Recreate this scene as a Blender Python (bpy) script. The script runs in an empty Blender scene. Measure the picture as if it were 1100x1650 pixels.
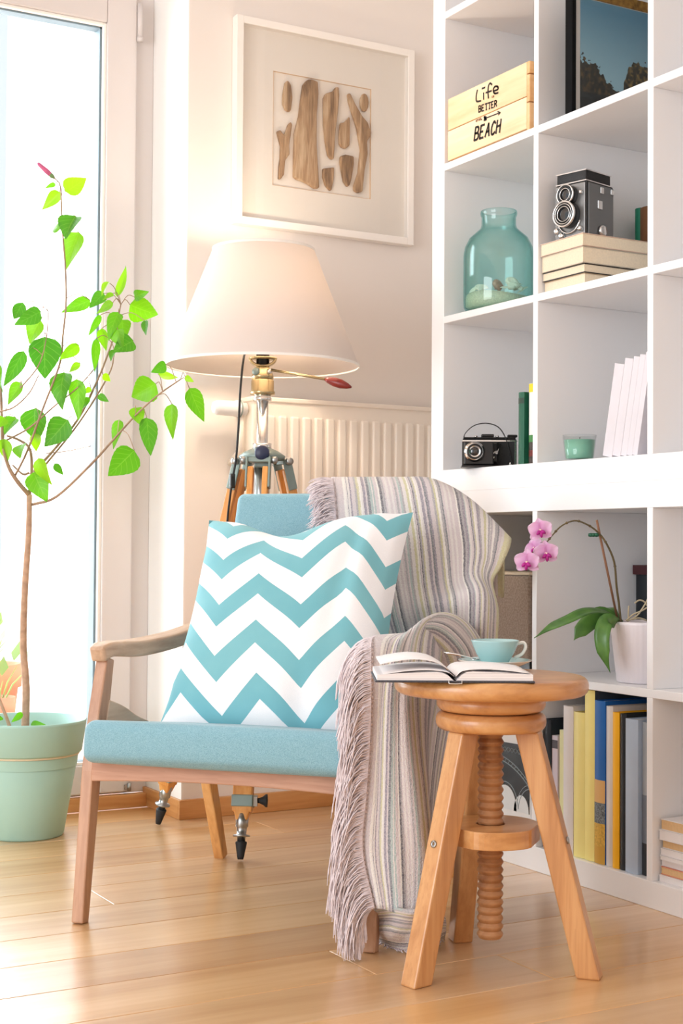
import bpy, bmesh, math, random
from mathutils import Vector, Matrix
random.seed(7)
PI = math.pi
SC = bpy.context.scene
COL = SC.collection

# ------------------------------------------------------------------ camera
CAM = Vector((-1.82768, -2.80666, 0.65912))
YAW, PITCH, ROLL = 0.515746, 0.025516, 0.006805
FPX = 2335.3
FW = Vector((math.sin(YAW) * math.cos(PITCH), math.cos(YAW) * math.cos(PITCH), math.sin(PITCH)))
_r = Vector((math.cos(YAW), -math.sin(YAW), 0))
_u = _r.cross(FW)
RT = _r * math.cos(ROLL) + _u * math.sin(ROLL)
UP = _u * math.cos(ROLL) - _r * math.sin(ROLL)
cd = bpy.data.cameras.new('camera')
cd.sensor_fit = 'VERTICAL'
cd.sensor_height = 36.0
cd.lens = FPX / 1650 * 36.0
cam = bpy.data.objects.new('camera', cd)
cam.matrix_world = Matrix(((RT.x, UP.x, -FW.x, CAM.x), (RT.y, UP.y, -FW.y, CAM.y), (RT.z, UP.z, -FW.z, CAM.z), (0, 0, 0, 1)))
COL.objects.link(cam)
SC.camera = cam

# ------------------------------------------------------------------ world, lights, exposure
SC.view_settings.view_transform = 'Standard'
SC.view_settings.look = 'None'
SC.view_settings.gamma = 1.0
SC.view_settings.use_curve_mapping = False
SC.view_settings.exposure = 0.12
SC.cycles.use_denoising = True
SC.cycles.use_adaptive_sampling = True
SC.cycles.adaptive_threshold = 0.02
SC.cycles.max_bounces = 9
SC.cycles.diffuse_bounces = 5
SC.cycles.transmission_bounces = 10
SC.cycles.transparent_max_bounces = 12
SC.cycles.caustics_reflective = False
SC.cycles.caustics_refractive = False
SC.cycles.sample_clamp_indirect = 6.0
w = bpy.data.worlds.new('overcast_sky')
SC.world = w
w.use_nodes = True
w.node_tree.nodes['Background'].inputs[0].default_value = (0.91, 0.96, 1.0, 1)
w.node_tree.nodes['Background'].inputs[1].default_value = 1.0


def area_light(name, loc, target, sx, sy, power, col):
    l = bpy.data.lights.new(name, 'AREA')
    l.shape = 'RECTANGLE'
    l.size, l.size_y, l.energy, l.color = sx, sy, power, col
    o = bpy.data.objects.new(name, l)
    COL.objects.link(o)
    o.location = loc
    o.rotation_euler = (Vector(target) - Vector(loc)).to_track_quat('-Z', 'Y').to_euler()
    return o


# daylight of the glazed balcony door, and an added fill lamp from the left
area_light('balcony_daylight', (-2.3, 2.9, 1.7), (-2.3, 0.0, 1.7), 7.0, 4.4, 760, (0.94, 0.97, 1.0))
area_light('left_fill_light', (-4.2, -1.6, 1.25), (-0.3, -0.6, 0.55), 2.2, 1.9, 70, (0.94, 0.97, 1.0))

# ------------------------------------------------------------------ helpers


def at(px, py, depth):
    """a point at the given distance along the view, in metres"""
    return CAM + (FW + RT * ((px - 550) / FPX) + UP * ((825 - py) / FPX)) * depth


def onpl(px, py, ax, val):
    d = FW + RT * ((px - 550) / FPX) + UP * ((825 - py) / FPX)
    return CAM + d * ((val - CAM[ax]) / d[ax])


def link(o, parent=None):
    COL.objects.link(o)
    if parent is not None:
        o.parent = parent
    return o


def tag(o, label=None, cat=None, group=None, kind=None):
    if label:
        o['label'] = label
    if cat:
        o['category'] = cat
    if group:
        o['group'] = group
    if kind:
        o['kind'] = kind
    return o


def thing(name, label, cat, loc=(0, 0, 0), rotz=0.0, group=None):
    o = bpy.data.objects.new(name, None)
    o.empty_display_size = 0.05
    COL.objects.link(o)
    o.location = loc
    o.rotation_euler = (0, 0, rotz)
    return tag(o, label, cat, group)


class MB:
    """collects shapes into one mesh"""

    def __init__(s):
        s.v, s.f, s.sm, s.uv = [], [], [], {}

    def add(s, vs, fs, smooth=False):
        o = len(s.v)
        s.v += [tuple(v) for v in vs]
        for f in fs:
            s.f.append(tuple(i + o for i in f))
            s.sm.append(smooth)
        return o

    def box(s, c, d, M=None):
        cx, cy, cz = c
        hx, hy, hz = d[0] / 2, d[1] / 2, d[2] / 2
        vs = [Vector((cx + i * hx, cy + j * hy, cz + k * hz)) for k in (-1, 1) for j in (-1, 1) for i in (-1, 1)]
        if M is not None:
            vs = [M @ v for v in vs]
        s.add(vs, [(0, 2, 3, 1), (4, 5, 7, 6), (0, 1, 5, 4), (2, 6, 7, 3), (0, 4, 6, 2), (1, 3, 7, 5)])
        return s

    def span(s, a, b):
        return s.box([(a[i] + b[i]) / 2 for i in range(3)], [abs(b[i] - a[i]) for i in range(3)])

    def bar(s, p0, p1, w0, h0, w1=None, h1=None, side=(1, 0, 0)):
        """tapered rectangular bar: w along side, h across"""
        p0, p1 = Vector(p0), Vector(p1)
        w1 = w0 if w1 is None else w1
        h1 = h0 if h1 is None else h1
        d = (p1 - p0).normalized()
        a = Vector(side)
        a = (a - d * a.dot(d)).normalized()
        b = d.cross(a)
        vs = []
        for p, ww, hh in ((p0, w0, h0), (p1, w1, h1)):
            for i, j in ((-1, -1), (1, -1), (1, 1), (-1, 1)):
                vs.append(p + a * (i * ww / 2) + b * (j * hh / 2))
        s.add(vs, [(3, 2, 1, 0), (4, 5, 6, 7), (0, 1, 5, 4), (1, 2, 6, 5), (2, 3, 7, 6), (3, 0, 4, 7)])
        return s

    def ribbon(s, pts, ws, hs, side):
        """rectangular section swept along pts"""
        pts = [Vector(p) for p in pts]
        n = len(pts)
        vs = []
        for i, p in enumerate(pts):
            d = (pts[min(i + 1, n - 1)] - pts[max(i - 1, 0)]).normalized()
            a = Vector(side)
            a = (a - d * a.dot(d)).normalized()
            b = d.cross(a)
            ww = ws[i] if isinstance(ws, (list, tuple)) else ws
            hh = hs[i] if isinstance(hs, (list, tuple)) else hs
            for q, r in ((-1, -1), (1, -1), (1, 1), (-1, 1)):
                vs.append(p + a * (q * ww / 2) + b * (r * hh / 2))
        fs = [(3, 2, 1, 0), tuple(4 * (n - 1) + k for k in range(4))]
        for i in range(n - 1):
            for k in range(4):
                fs.append((4 * i + k, 4 * i + (k + 1) % 4, 4 * i + 4 + (k + 1) % 4, 4 * i + 4 + k))
        s.add(vs, fs)
        return s

    def tube(s, pts, r, n=8, cap=True):
        pts = [Vector(p) for p in pts]
        m = len(pts)
        vs = []
        ref = None
        for i, p in enumerate(pts):
            d = (pts[min(i + 1, m - 1)] - pts[max(i - 1, 0)])
            d = d.normalized() if d.length > 1e-9 else Vector((0, 0, 1))
            if ref is None:
                ref = Vector((0, 0, 1)) if abs(d.z) < 0.9 else Vector((1, 0, 0))
            a = (ref - d * ref.dot(d)).normalized()
            ref = a
            b = d.cross(a)
            rr = r[i] if isinstance(r, (list, tuple)) else r
            for k in range(n):
                t = 2 * PI * k / n
                vs.append(p + a * (math.cos(t) * rr) + b * (math.sin(t) * rr))
        fs = []
        for i in range(m - 1):
            for k in range(n):
                fs.append((i * n + k, i * n + (k + 1) % n, (i + 1) * n + (k + 1) % n, (i + 1) * n + k))
        if cap:
            fs.append(tuple(reversed(range(n))))
            fs.append(tuple(range((m - 1) * n, m * n)))
        s.add(vs, fs, True)
        return s

    def lathe(s, prof, n=32, M=None, c=(0, 0, 0), smooth=True):
        """prof: list of (r, z); r=0 ends close the form"""
        vs, rings = [], []
        for r, z in prof:
            if r < 1e-7:
                rings.append([len(vs)])
                vs.append(Vector((c[0], c[1], c[2] + z)))
            else:
                rings.append(list(range(len(vs), len(vs) + n)))
                for k in range(n):
                    t = 2 * PI * k / n
                    vs.append(Vector((c[0] + r * math.cos(t), c[1] + r * math.sin(t), c[2] + z)))
        fs = []
        for A, B in zip(rings, rings[1:]):
            for k in range(n):
                k2 = (k + 1) % n
                if len(A) == 1 and len(B) > 1:
                    fs.append((A[0], B[k2], B[k]))
                elif len(B) == 1 and len(A) > 1:
                    fs.append((A[k], A[k2], B[0]))
                elif len(A) > 1:
                    fs.append((A[k], A[k2], B[k2], B[k]))
        if M is not None:
            vs = [M @ v for v in vs]
        s.add(vs, fs, smooth)
        return s

    def prism(s, poly, z0, z1, M=None):
        n = len(poly)
        vs = [Vector((p[0], p[1], z0)) for p in poly] + [Vector((p[0], p[1], z1)) for p in poly]
        if M is not None:
            vs = [M @ v for v in vs]
        fs = [tuple(reversed(range(n))), tuple(range(n, 2 * n))]
        fs += [(i, (i + 1) % n, n + (i + 1) % n, n + i) for i in range(n)]
        s.add(vs, fs)
        return s

    def grid(s, P, uv=None, smooth=True):
        """P: rows of points"""
        R, C = len(P), len(P[0])
        o = s.add([p for row in P for p in row],
                  [(i * C + j, i * C + j + 1, (i + 1) * C + j + 1, (i + 1) * C + j) for i in range(R - 1) for j in range(C - 1)], smooth)
        if uv is not None:
            for i in range(R):
                for j in range(C):
                    s.uv[o + i * C + j] = uv[i][j]
        return s

    def build(s, name, mat, parent=None, bevel=0.0, seg=2, solid=0.0, fix=True, M=None, subsurf=0):
        me = bpy.data.meshes.new(name)
        vs = s.v if M is None else [tuple(M @ Vector(v)) for v in s.v]
        me.from_pydata(vs, [], s.f)
        me.polygons.foreach_set('use_smooth', s.sm)
        if s.uv:
            ul = me.uv_layers.new(name='UVMap')
            for l in me.loops:
                ul.data[l.index].uv = s.uv.get(l.vertex_index, (0, 0))
        if fix:
            bm = bmesh.new()
            bm.from_mesh(me)
            bmesh.ops.recalc_face_normals(bm, faces=bm.faces)
            bm.to_mesh(me)
            bm.free()
        me.materials.append(mat)
        me.update()
        o = bpy.data.objects.new(name, me)
        link(o, parent)
        if bevel:
            m = o.modifiers.new('bevel', 'BEVEL')
            m.width, m.segments, m.limit_method, m.angle_limit = bevel, seg, 'ANGLE', math.radians(35)
            m.harden_normals = False
        if solid:
            m = o.modifiers.new('solid', 'SOLIDIFY')
            m.thickness, m.offset = solid, 0
        if subsurf:
            m = o.modifiers.new('sub', 'SUBSURF')
            m.levels = m.render_levels = subsurf
        return o


def share(o, parent, loc=(0, 0, 0), rot=(0, 0, 0), scale=(1, 1, 1), name=None):
    c = o.copy()
    COL.objects.link(c)
    c.parent = parent
    c.location, c.rotation_euler, c.scale = loc, rot, scale
    if name:
        c.name = name
    return c


def crom(p0, p1, p2, p3, t):
    return 0.5 * ((2 * p1) + (p2 - p0) * t + (2 * p0 - 5 * p1 + 4 * p2 - p3) * t * t + (3 * p1 - p0 - 3 * p2 + p3) * t * t * t)


def spline(pts, n):
    """n points per span through pts"""
    pts = [Vector(p) for p in pts]
    out = []
    m = len(pts)
    for i in range(m - 1):
        a = pts[i - 1] if i > 0 else pts[0] * 2 - pts[1]
        d = pts[i + 2] if i + 2 < m else pts[-1] * 2 - pts[-2]
        for k in range(n):
            out.append(crom(a, pts[i], pts[i + 1], d, k / n))
    out.append(pts[-1])
    return out


def surf(G, nr, nc):
    """smooth surface through a control grid"""
    rows = [spline(r, nc) for r in G]
    cols = [spline([rows[i][j] for i in range(len(rows))], nr) for j in range(len(rows[0]))]
    return [[cols[j][i] for j in range(len(cols))] for i in range(len(cols[0]))]


# ------------------------------------------------------------------ materials
def srgb(r, g, b):
    f = lambda c: (c / 255 / 12.92) if c / 255 <= 0.04045 else ((c / 255 + 0.055) / 1.055) ** 2.4
    return (f(r), f(g), f(b), 1)


class NT:
    def __init__(s, name):
        s.m = bpy.data.materials.new(name)
        s.m.use_nodes = True
        s.t = s.m.node_tree
        s.b = s.t.nodes['Principled BSDF']
        s.out = s.t.nodes['Material Output']

    def n(s, typ, **k):
        x = s.t.nodes.new(typ)
        for a, v in k.items():
            if a.startswith('i_'):
                key = a[2:]
                key = int(key) if key.isdigit() else key.replace('_', ' ')
                x.inputs[key].default_value = v
            else:
                setattr(x, a, v)
        return x

    def l(s, a, b):
        s.t.links.new(a, b)

    def math(s, op, a, b=None, c=None):
        x = s.n('ShaderNodeMath', operation=op)
        for i, v in enumerate((a, b, c)):
            if v is None:
                continue
            if isinstance(v, (int, float)):
                x.inputs[i].default_value = v
            else:
                s.l(v, x.inputs[i])
        return x.outputs[0]

    def mix(s, fac, a, b, blend='MIX'):
        x = s.n('ShaderNodeMix', data_type='RGBA', blend_type=blend)
        for sock, v in ((x.inputs[0], fac), (x.inputs[6], a), (x.inputs[7], b)):
            if isinstance(v, (int, float, tuple)):
                sock.default_value = v
            else:
                s.l(v, sock)
        return x.outputs[2]

    def ramp(s, fac, stops, interp='LINEAR'):
        x = s.n('ShaderNodeValToRGB')
        cr = x.color_ramp
        cr.interpolation = interp
        while len(cr.elements) < len(stops):
            cr.elements.new(0.5)
        for e, (p, c) in zip(cr.elements, stops):
            e.position, e.color = p, c
        s.l(fac, x.inputs[0])
        return x.outputs[0]

    def bump(s, h, strength=0.3, dist=0.01):
        x = s.n('ShaderNodeBump')
        x.inputs['Strength'].default_value = strength
        x.inputs['Distance'].default_value = dist
        s.l(h, x.inputs['Height'])
        s.l(x.outputs[0], s.b.inputs['Normal'])


def mat(name, col, rough=0.5, metal=0.0, var=0.0, vscale=8.0, bump=0.0, bscale=60.0, bdist=0.002, spec=0.5, coat=0.0):
    t = NT(name)
    t.b.inputs['Base Color'].default_value = col
    t.b.inputs['Roughness'].default_value = rough
    t.b.inputs['Metallic'].default_value = metal
    t.b.inputs['Specular IOR Level'].default_value = spec
    t.b.inputs['Coat Weight'].default_value = coat
    tc = t.n('ShaderNodeTexCoord')
    if var:
        nz = t.n('ShaderNodeTexNoise', i_Scale=vscale, i_Detail=4.0)
        t.l(tc.outputs['Object'], nz.inputs['Vector'])
        dk = tuple(c * (1 - var) for c in col[:3]) + (1,)
        lt = tuple(min(1, c * (1 + var * 0.6)) for c in col[:3]) + (1,)
        t.l(t.ramp(nz.outputs[0], [(0.3, dk), (0.7, lt)]), t.b.inputs['Base Color'])
    if bump:
        nb = t.n('ShaderNodeTexNoise', i_Scale=bscale, i_Detail=3.0)
        t.l(tc.outputs['Object'], nb.inputs['Vector'])
        t.bump(nb.outputs[0], bump, bdist)
    return t.m


def wood(name, dark, mid, light, axis=2, scale=14.0, stretch=0.07, rough=0.45, rnd=0.0, bump=0.15, knots=False, coat=0.0, fleck=0.0):
    """grain running along the given local axis"""
    t = NT(name)
    tc = t.n('ShaderNodeTexCoord')
    mp = t.n('ShaderNodeMapping')
    sc = [1, 1, 1]
    sc[axis] = stretch
    mp.inputs['Scale'].default_value = sc
    oi = t.n('ShaderNodeObjectInfo')
    add = t.n('ShaderNodeVectorMath', operation='ADD')
    mul = t.n('ShaderNodeVectorMath', operation='SCALE')
    cb = t.n('ShaderNodeCombineXYZ')
    for i in range(3):
        t.l(oi.outputs['Random'], cb.inputs[i])
    t.l(cb.outputs[0], mul.inputs[0])
    mul.inputs['Scale'].default_value = 37.0
    t.l(tc.outputs['Object'], add.inputs[0])
    t.l(mul.outputs[0], add.inputs[1])
    t.l(add.outputs[0], mp.inputs['Vector'])
    n1 = t.n('ShaderNodeTexNoise', i_Scale=scale, i_Detail=6.0, i_Roughness=0.6, i_Distortion=0.6)
    n2 = t.n('ShaderNodeTexNoise', i_Scale=scale * 7, i_Detail=3.0)
    t.l(mp.outputs[0], n1.inputs['Vector'])
    t.l(mp.outputs[0], n2.inputs['Vector'])
    f = t.math('ADD', t.math('MULTIPLY', n1.outputs[0], 0.75), t.math('MULTIPLY', n2.outputs[0], 0.25))
    c = t.ramp(f, [(0.34, dark), (0.5, mid), (0.66, light)])
    if fleck:
        n3 = t.n('ShaderNodeTexNoise', i_Scale=scale * 16, i_Detail=1.0)
        t.l(mp.outputs[0], n3.inputs['Vector'])
        c = t.mix(t.math('MULTIPLY', t.math('GREATER_THAN', n3.outputs[0], 0.62), fleck), c, dark)
    if rnd:
        hs = t.n('ShaderNodeHueSaturation')
        t.l(c, hs.inputs['Color'])
        t.l(t.math('MULTIPLY_ADD', oi.outputs['Random'], rnd, 1 - rnd / 2), hs.inputs['Value'])
        r2 = t.math('FRACT', t.math('MULTIPLY', oi.outputs['Random'], 7.31))
        t.l(t.math('MULTIPLY_ADD', r2, rnd * 0.8, 1 - rnd * 0.4), hs.inputs['Saturation'])
        c = hs.outputs[0]
    if knots:
        v = t.n('ShaderNodeTexVoronoi', i_Scale=1.9)
        mp2 = t.n('ShaderNodeMapping')
        sc2 = [1, 1, 1]
        sc2[axis] = 0.55
        mp2.inputs['Scale'].default_value = sc2
        t.l(add.outputs[0], mp2.inputs['Vector'])
        n4 = t.n('ShaderNodeTexNoise', i_Scale=22.0, i_Detail=3.0)
        t.l(mp2.outputs[0], n4.inputs['Vector'])
        ad = t.n('ShaderNodeVectorMath', operation='MULTIPLY_ADD')
        ad.inputs[1].default_value = (0.035, 0.035, 0.035)
        t.l(n4.outputs['Color'], ad.inputs[0])
        t.l(mp2.outputs[0], ad.inputs[2])
        t.l(ad.outputs[0], v.inputs['Vector'])
        k = t.ramp(v.outputs['Distance'], [(0.02, (1, 1, 1, 1)), (0.06, (0, 0, 0, 1))])
        c = t.mix(t.math('MULTIPLY', k, 0.6), c, tuple(x * 0.32 for x in dark[:3]) + (1,))
    t.l(c, t.b.inputs['Base Color'])
    t.b.inputs['Roughness'].default_value = rough
    t.b.inputs['Coat Weight'].default_value = coat
    t.b.inputs['Coat Roughness'].default_value = 0.25
    if bump:
        t.bump(f, bump, 0.002)
    return t.m


def fabric(name, c1, c2, scale=420.0, rough=0.9, bump=0.5):
    t = NT(name)
    tc = t.n('ShaderNodeTexCoord')
    nz = t.n('ShaderNodeTexNoise', i_Scale=scale, i_Detail=2.0)
    n2 = t.n('ShaderNodeTexNoise', i_Scale=scale * 0.12, i_Detail=3.0)
    t.l(tc.outputs['Object'], nz.inputs['Vector'])
    t.l(tc.outputs['Object'], n2.inputs['Vector'])
    f = t.math('ADD', t.math('MULTIPLY', nz.outputs[0], 0.92), t.math('MULTIPLY', n2.outputs[0], 0.08))
    t.l(t.ramp(f, [(0.36, c1), (0.62, c2)]), t.b.inputs['Base Color'])
    t.b.inputs['Roughness'].default_value = rough
    t.b.inputs['Sheen Weight'].default_value = 0.35
    t.b.inputs['Sheen Roughness'].default_value = 0.4
    t.b.inputs['Specular IOR Level'].default_value = 0.15
    t.bump(nz.outputs[0], bump, 0.0015)
    return t.m


M = {}
M['wall'] = mat('wall_paint', srgb(240, 232, 226), 0.85, bump=0.08, bscale=220, bdist=0.001)
M['wall_white'] = mat('reveal_paint', srgb(246, 244, 241), 0.8, bump=0.06, bscale=220, bdist=0.001)
M['ceil'] = mat('ceiling_paint', srgb(246, 243, 240), 0.9)
M['pvc'] = mat('white_pvc', srgb(220, 213, 211), 0.35, var=0.015)
M['gasket'] = mat('grey_gasket', srgb(128, 148, 158), 0.6, var=0.05)
M['lacquer'] = mat('white_lacquer', srgb(244, 244, 246), 0.28, var=0.012, vscale=3)
M['frame_white'] = mat('white_frame_paint', srgb(250, 244, 238), 0.45, var=0.01)
M['mat_board'] = mat('mat_board', srgb(250, 242, 232), 0.9, bump=0.1, bscale=300)
M['plank'] = wood('oak_planks', srgb(192, 144, 94), srgb(212, 168, 118), srgb(226, 188, 142), axis=0, scale=7, stretch=0.07, rough=0.33, rnd=0.14, knots=True, bump=0.06, coat=0.8)
M['base'] = wood('oak_baseboard', srgb(176, 116, 62), srgb(206, 146, 88), srgb(224, 172, 116), axis=0, scale=12, stretch=0.08, rough=0.42)
M['base_y'] = wood('oak_baseboard_side', srgb(176, 116, 62), srgb(206, 146, 88), srgb(224, 172, 116), axis=1, scale=12, stretch=0.08, rough=0.42)
M['gap'] = mat('floor_underlay', srgb(92, 62, 38), 0.9, var=0.2)
M['beech'] = wood('pinkish_beech', srgb(168, 124, 98), srgb(192, 150, 122), srgb(208, 168, 140), axis=2, scale=16, stretch=0.08, rough=0.42, fleck=0.18)
M['beech_x'] = wood('pinkish_beech_rail', srgb(164, 118, 96), srgb(188, 142, 118), srgb(206, 164, 140), axis=0, scale=16, stretch=0.08, rough=0.42, fleck=0.2)
M['beech_y'] = wood('washed_beech_arm', srgb(176, 142, 116), srgb(206, 176, 150), srgb(226, 202, 180), axis=1, scale=14, stretch=0.1, rough=0.45)
M['chair_back_leg'] = wood('honey_beech', srgb(190, 130, 74), srgb(222, 166, 104), srgb(238, 190, 130), axis=2, scale=16, stretch=0.08, rough=0.42)
M['stool'] = wood('honey_stool_leg', srgb(176, 120, 72), srgb(204, 150, 98), srgb(220, 172, 120), axis=2, scale=18, stretch=0.06, rough=0.33, bump=0.08, fleck=0.2, coat=0.2)
M['stool_x'] = wood('honey_stool_disc', srgb(172, 114, 64), srgb(206, 150, 94), srgb(224, 176, 122), axis=0, scale=12, stretch=0.14, rough=0.28, bump=0.06, coat=0.35)
M['stool_screw'] = wood('stool_screw_wood', srgb(140, 92, 58), srgb(174, 124, 82), srgb(196, 148, 106), axis=0, scale=12, stretch=0.4, rough=0.42, bump=0.1)
M['tripod'] = wood('orange_tripod_wood', srgb(196, 126, 58), srgb(224, 156, 82), srgb(238, 180, 108), axis=2, scale=22, stretch=0.05, rough=0.35)
M['crate'] = wood('pine_crate', srgb(232, 180, 128), srgb(244, 206, 162), srgb(250, 222, 186), axis=1, scale=10, stretch=0.1, rough=0.55, rnd=0.06, bump=0.08)
M['drift'] = wood('driftwood', srgb(108, 82, 58), srgb(184, 148, 112), srgb(222, 194, 160), axis=2, scale=34, stretch=0.1, rough=0.85, bump=0.8)
M['blue_fabric'] = fabric('pale_blue_upholstery', srgb(120, 164, 180), srgb(146, 188, 201), 700)
M['mint'] = mat('mint_plastic', srgb(166, 208, 198), 0.5, var=0.02, bump=0.05, bscale=500)
M['cream_ring'] = mat('cream_ring', srgb(222, 216, 190), 0.5, var=0.02)
M['soil'] = mat('soil', srgb(70, 50, 36), 0.95, var=0.4, vscale=60, bump=1.0, bscale=80, bdist=0.01)
M['bark'] = mat('hibiscus_bark', srgb(194, 160, 134), 0.8, var=0.22, vscale=60, bump=0.6, bscale=120)
M['twig'] = mat('hibiscus_twig', srgb(168, 140, 116), 0.75, var=0.25, vscale=40)
M['chrome'] = mat('chrome', srgb(226, 226, 226), 0.16, metal=1.0, var=0.04)
M['steel'] = mat('brushed_steel', srgb(176, 178, 178), 0.34, metal=1.0, var=0.08)
M['greymetal'] = mat('grey_green_metal', srgb(136, 152, 148), 0.42, metal=0.35, var=0.06)
M['brass'] = mat('champagne_brass', srgb(196, 178, 138), 0.26, metal=1.0, var=0.06)
M['black'] = mat('black_plastic', srgb(22, 22, 24), 0.38, var=0.1)
M['blackrub'] = mat('black_rubber', srgb(34, 34, 36), 0.65, var=0.1)
M['navyknob'] = mat('navy_knob', srgb(36, 44, 74), 0.4, var=0.1)
M['redknob'] = mat('dark_red_handle', srgb(132, 40, 34), 0.28, var=0.2, vscale=30)
M['valve'] = mat('radiator_white', srgb(246, 236, 224), 0.35, var=0.01)
M['leather'] = mat('black_leatherette', srgb(26, 26, 28), 0.55, bump=0.5, bscale=500)
M['glassdark'] = mat('dark_lens_glass', srgb(14, 16, 22), 0.06, coat=1.0)
M['paper'] = mat('page_paper', srgb(240, 236, 236), 0.85, var=0.01)
M['porcelain'] = mat('pale_blue_porcelain', srgb(168, 206, 208), 0.15, coat=0.6, var=0.015)
M['porc_white'] = mat('white_porcelain', srgb(236, 238, 232), 0.15, coat=0.6)
M['coffee'] = mat('coffee_foam', srgb(196, 160, 128), 0.4, var=0.15, vscale=50)
M['white_plastic'] = mat('white_plastic', srgb(240, 238, 238), 0.4)
M['terracotta'] = mat('terracotta', srgb(222, 142, 106), 0.85, var=0.12, vscale=12)
M['balcony_tile'] = mat('balcony_tile', srgb(232, 190, 168), 0.7, var=0.08)
M['outside_wall'] = mat('balcony_render', srgb(250, 249, 247), 0.9, bump=0.3, bscale=60)


def glass(name, col, rough=0.0, ior=1.45, shadow=True):
    """clear glass; light passes straight through so that what stands behind is lit"""
    t = NT(name)
    t.b.inputs['Base Color'].default_value = col
    t.b.inputs['Roughness'].default_value = rough
    t.b.inputs['IOR'].default_value = ior
    t.b.inputs['Transmission Weight'].default_value = 1.0
    return t.m


def thin_glass(name, col, refl=0.12, edge=None):
    t = NT(name)
    tr = t.n('ShaderNodeBsdfTransparent')
    tr.inputs[0].default_value = col
    gl = t.n('ShaderNodeBsdfGlossy')
    gl.inputs['Roughness'].default_value = 0.02
    lw = t.n('ShaderNodeLayerWeight')
    lw.inputs[0].default_value = 0.5
    if edge is not None:
        # light crosses more glass where the wall is seen edge-on
        t.l(t.mix(t.math('POWER', lw.outputs['Facing'], 2.0), col, edge), tr.inputs[0])
    mx = t.n('ShaderNodeMixShader')
    t.l(t.math('MULTIPLY_ADD', t.math('POWER', lw.outputs['Facing'], 4.0), 0.55, refl * 0.2), mx.inputs[0])
    t.l(tr.outputs[0], mx.inputs[1])
    t.l(gl.outputs[0], mx.inputs[2])
    t.l(mx.outputs[0], t.out.inputs[0])
    return t.m


M['pane'] = thin_glass('window_glass', (0.98, 0.995, 1.0, 1))
M['clear'] = thin_glass('clear_glass', (0.93, 0.95, 0.95, 1), 0.3)
M['teal_glass'] = thin_glass('teal_glass', (0.87, 0.97, 0.955, 1), 0.22, (0.35, 0.72, 0.70, 1))
M['picture_glass'] = thin_glass('picture_glass', (0.97, 0.97, 0.97, 1), 0.12)

# ================================================================== the room
def struct(name, mb, m, parent=None, **k):
    o = mb.build(name, m, parent, **k)
    if parent is None:
        o['kind'] = 'structure'
    return o


WY = 0.465      # back wall
WX = -0.4125    # corner of the back wall with the window reveal
FY = 0.690      # window frame
RW = 0.400      # right wall

fl = struct('floor', MB().span((-3.6, -4.3, -0.10), (RW, FY, -0.013)), M['gap'])
plank_w = 0.152
row_edges = [0.047 + plank_w * 4.0 - plank_w * k for k in range(0, 33)]
rnd = random.Random(3)
for k in range(len(row_edges) - 1):
    y1, y0 = row_edges[k], row_edges[k + 1]
    y1 = min(y1, FY)
    if y1 - y0 < 0.02:
        continue
    if abs(y0 + 0.865) < 0.01:
        cuts = [-2.35, -0.66]
    elif abs(y0 - 0.199) < 0.01:
        cuts = [-1.9, -0.27]
    elif abs(y0 + 0.257) < 0.01:
        cuts = [-2.7, -0.86]
    elif abs(y0 + 1.017) < 0.01:
        cuts = [-1.9, -0.43]
    else:
        a0 = rnd.choice([-0.15, 0.1, -1.75, -1.6, -2.0])
        cuts = [a0 - 1.9, a0] if a0 > -1 else [a0, a0 + 2.0 if a0 + 2 < 0.2 else 0.25]
    xs = [-3.6] + sorted(cuts) + [RW]
    for xa, xb in zip(xs, xs[1:]):
        if xb - xa < 0.05:
            continue
        MB().span((xa + 0.0007, y0 + 0.0009, -0.012), (xb - 0.0007, y1 - 0.0009, 0.0)).build('plank', M['plank'], fl, bevel=0.0008, seg=1)

struct('wall_back', MB().span((WX, WY, 0), (RW + 0.2, FY + 0.35, 2.55)), M['wall'])
# the white painted side of the window recess
struct('wall_reveal', MB().span((WX - 0.003, WY + 0.0005, 0), (WX + 0.001, FY + 0.34, 2.55)), M['wall_white'])
struct('wall_right', MB().span((RW, -4.3, 0), (RW + 0.12, WY, 2.55)), M['wall'])
struct('wall_front', MB().span((-3.6, -4.42, 0), (RW + 0.12, -4.3, 2.55)), M['wall'])
struct('wall_window', MB().span((-3.6, FY, 0), (-1.46, FY + 0.34, 2.55)).span((-1.46, FY, 2.30), (WX - 0.003, FY + 0.34, 2.55)), M['wall'])
struct('ceiling', MB().span((-3.6, -4.3, 2.55), (RW + 0.12, FY + 0.35, 2.67)), M['ceil'])
BH = 0.047
struct('baseboard_back', MB().span((WX - 0.0135, WY - 0.0145, 0), (RW, WY, BH)), M['base'], bevel=0.0015)
struct('baseboard_reveal', MB().span((WX - 0.0135, WY - 0.001, 0), (WX - 0.003, FY, BH)), M['base_y'], bevel=0.0015)
struct('baseboard_window', MB().span((-1.46, FY - 0.026, 0), (WX - 0.0135, FY, 0.034)), M['base'], bevel=0.0015)

# ------------------------------------------------------------------ balcony door with its glass
win = bpy.data.objects.new('window_1', None)
COL.objects.link(win)
win.location = (-0.9, FY, 0.034)
win['kind'] = 'structure'
win['label'] = 'tall white balcony door with double glazing and bright daylight outside'


def wpart(name, boxes, m, bevel=0.002, parent=None):
    mb = MB()
    for a, b in boxes:
        mb.span(a, b)
    o = mb.build(name, m, parent or win, bevel=bevel)
    mw = win if parent is None else None
    if mw:
        o.location = -win.location
    return o


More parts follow.
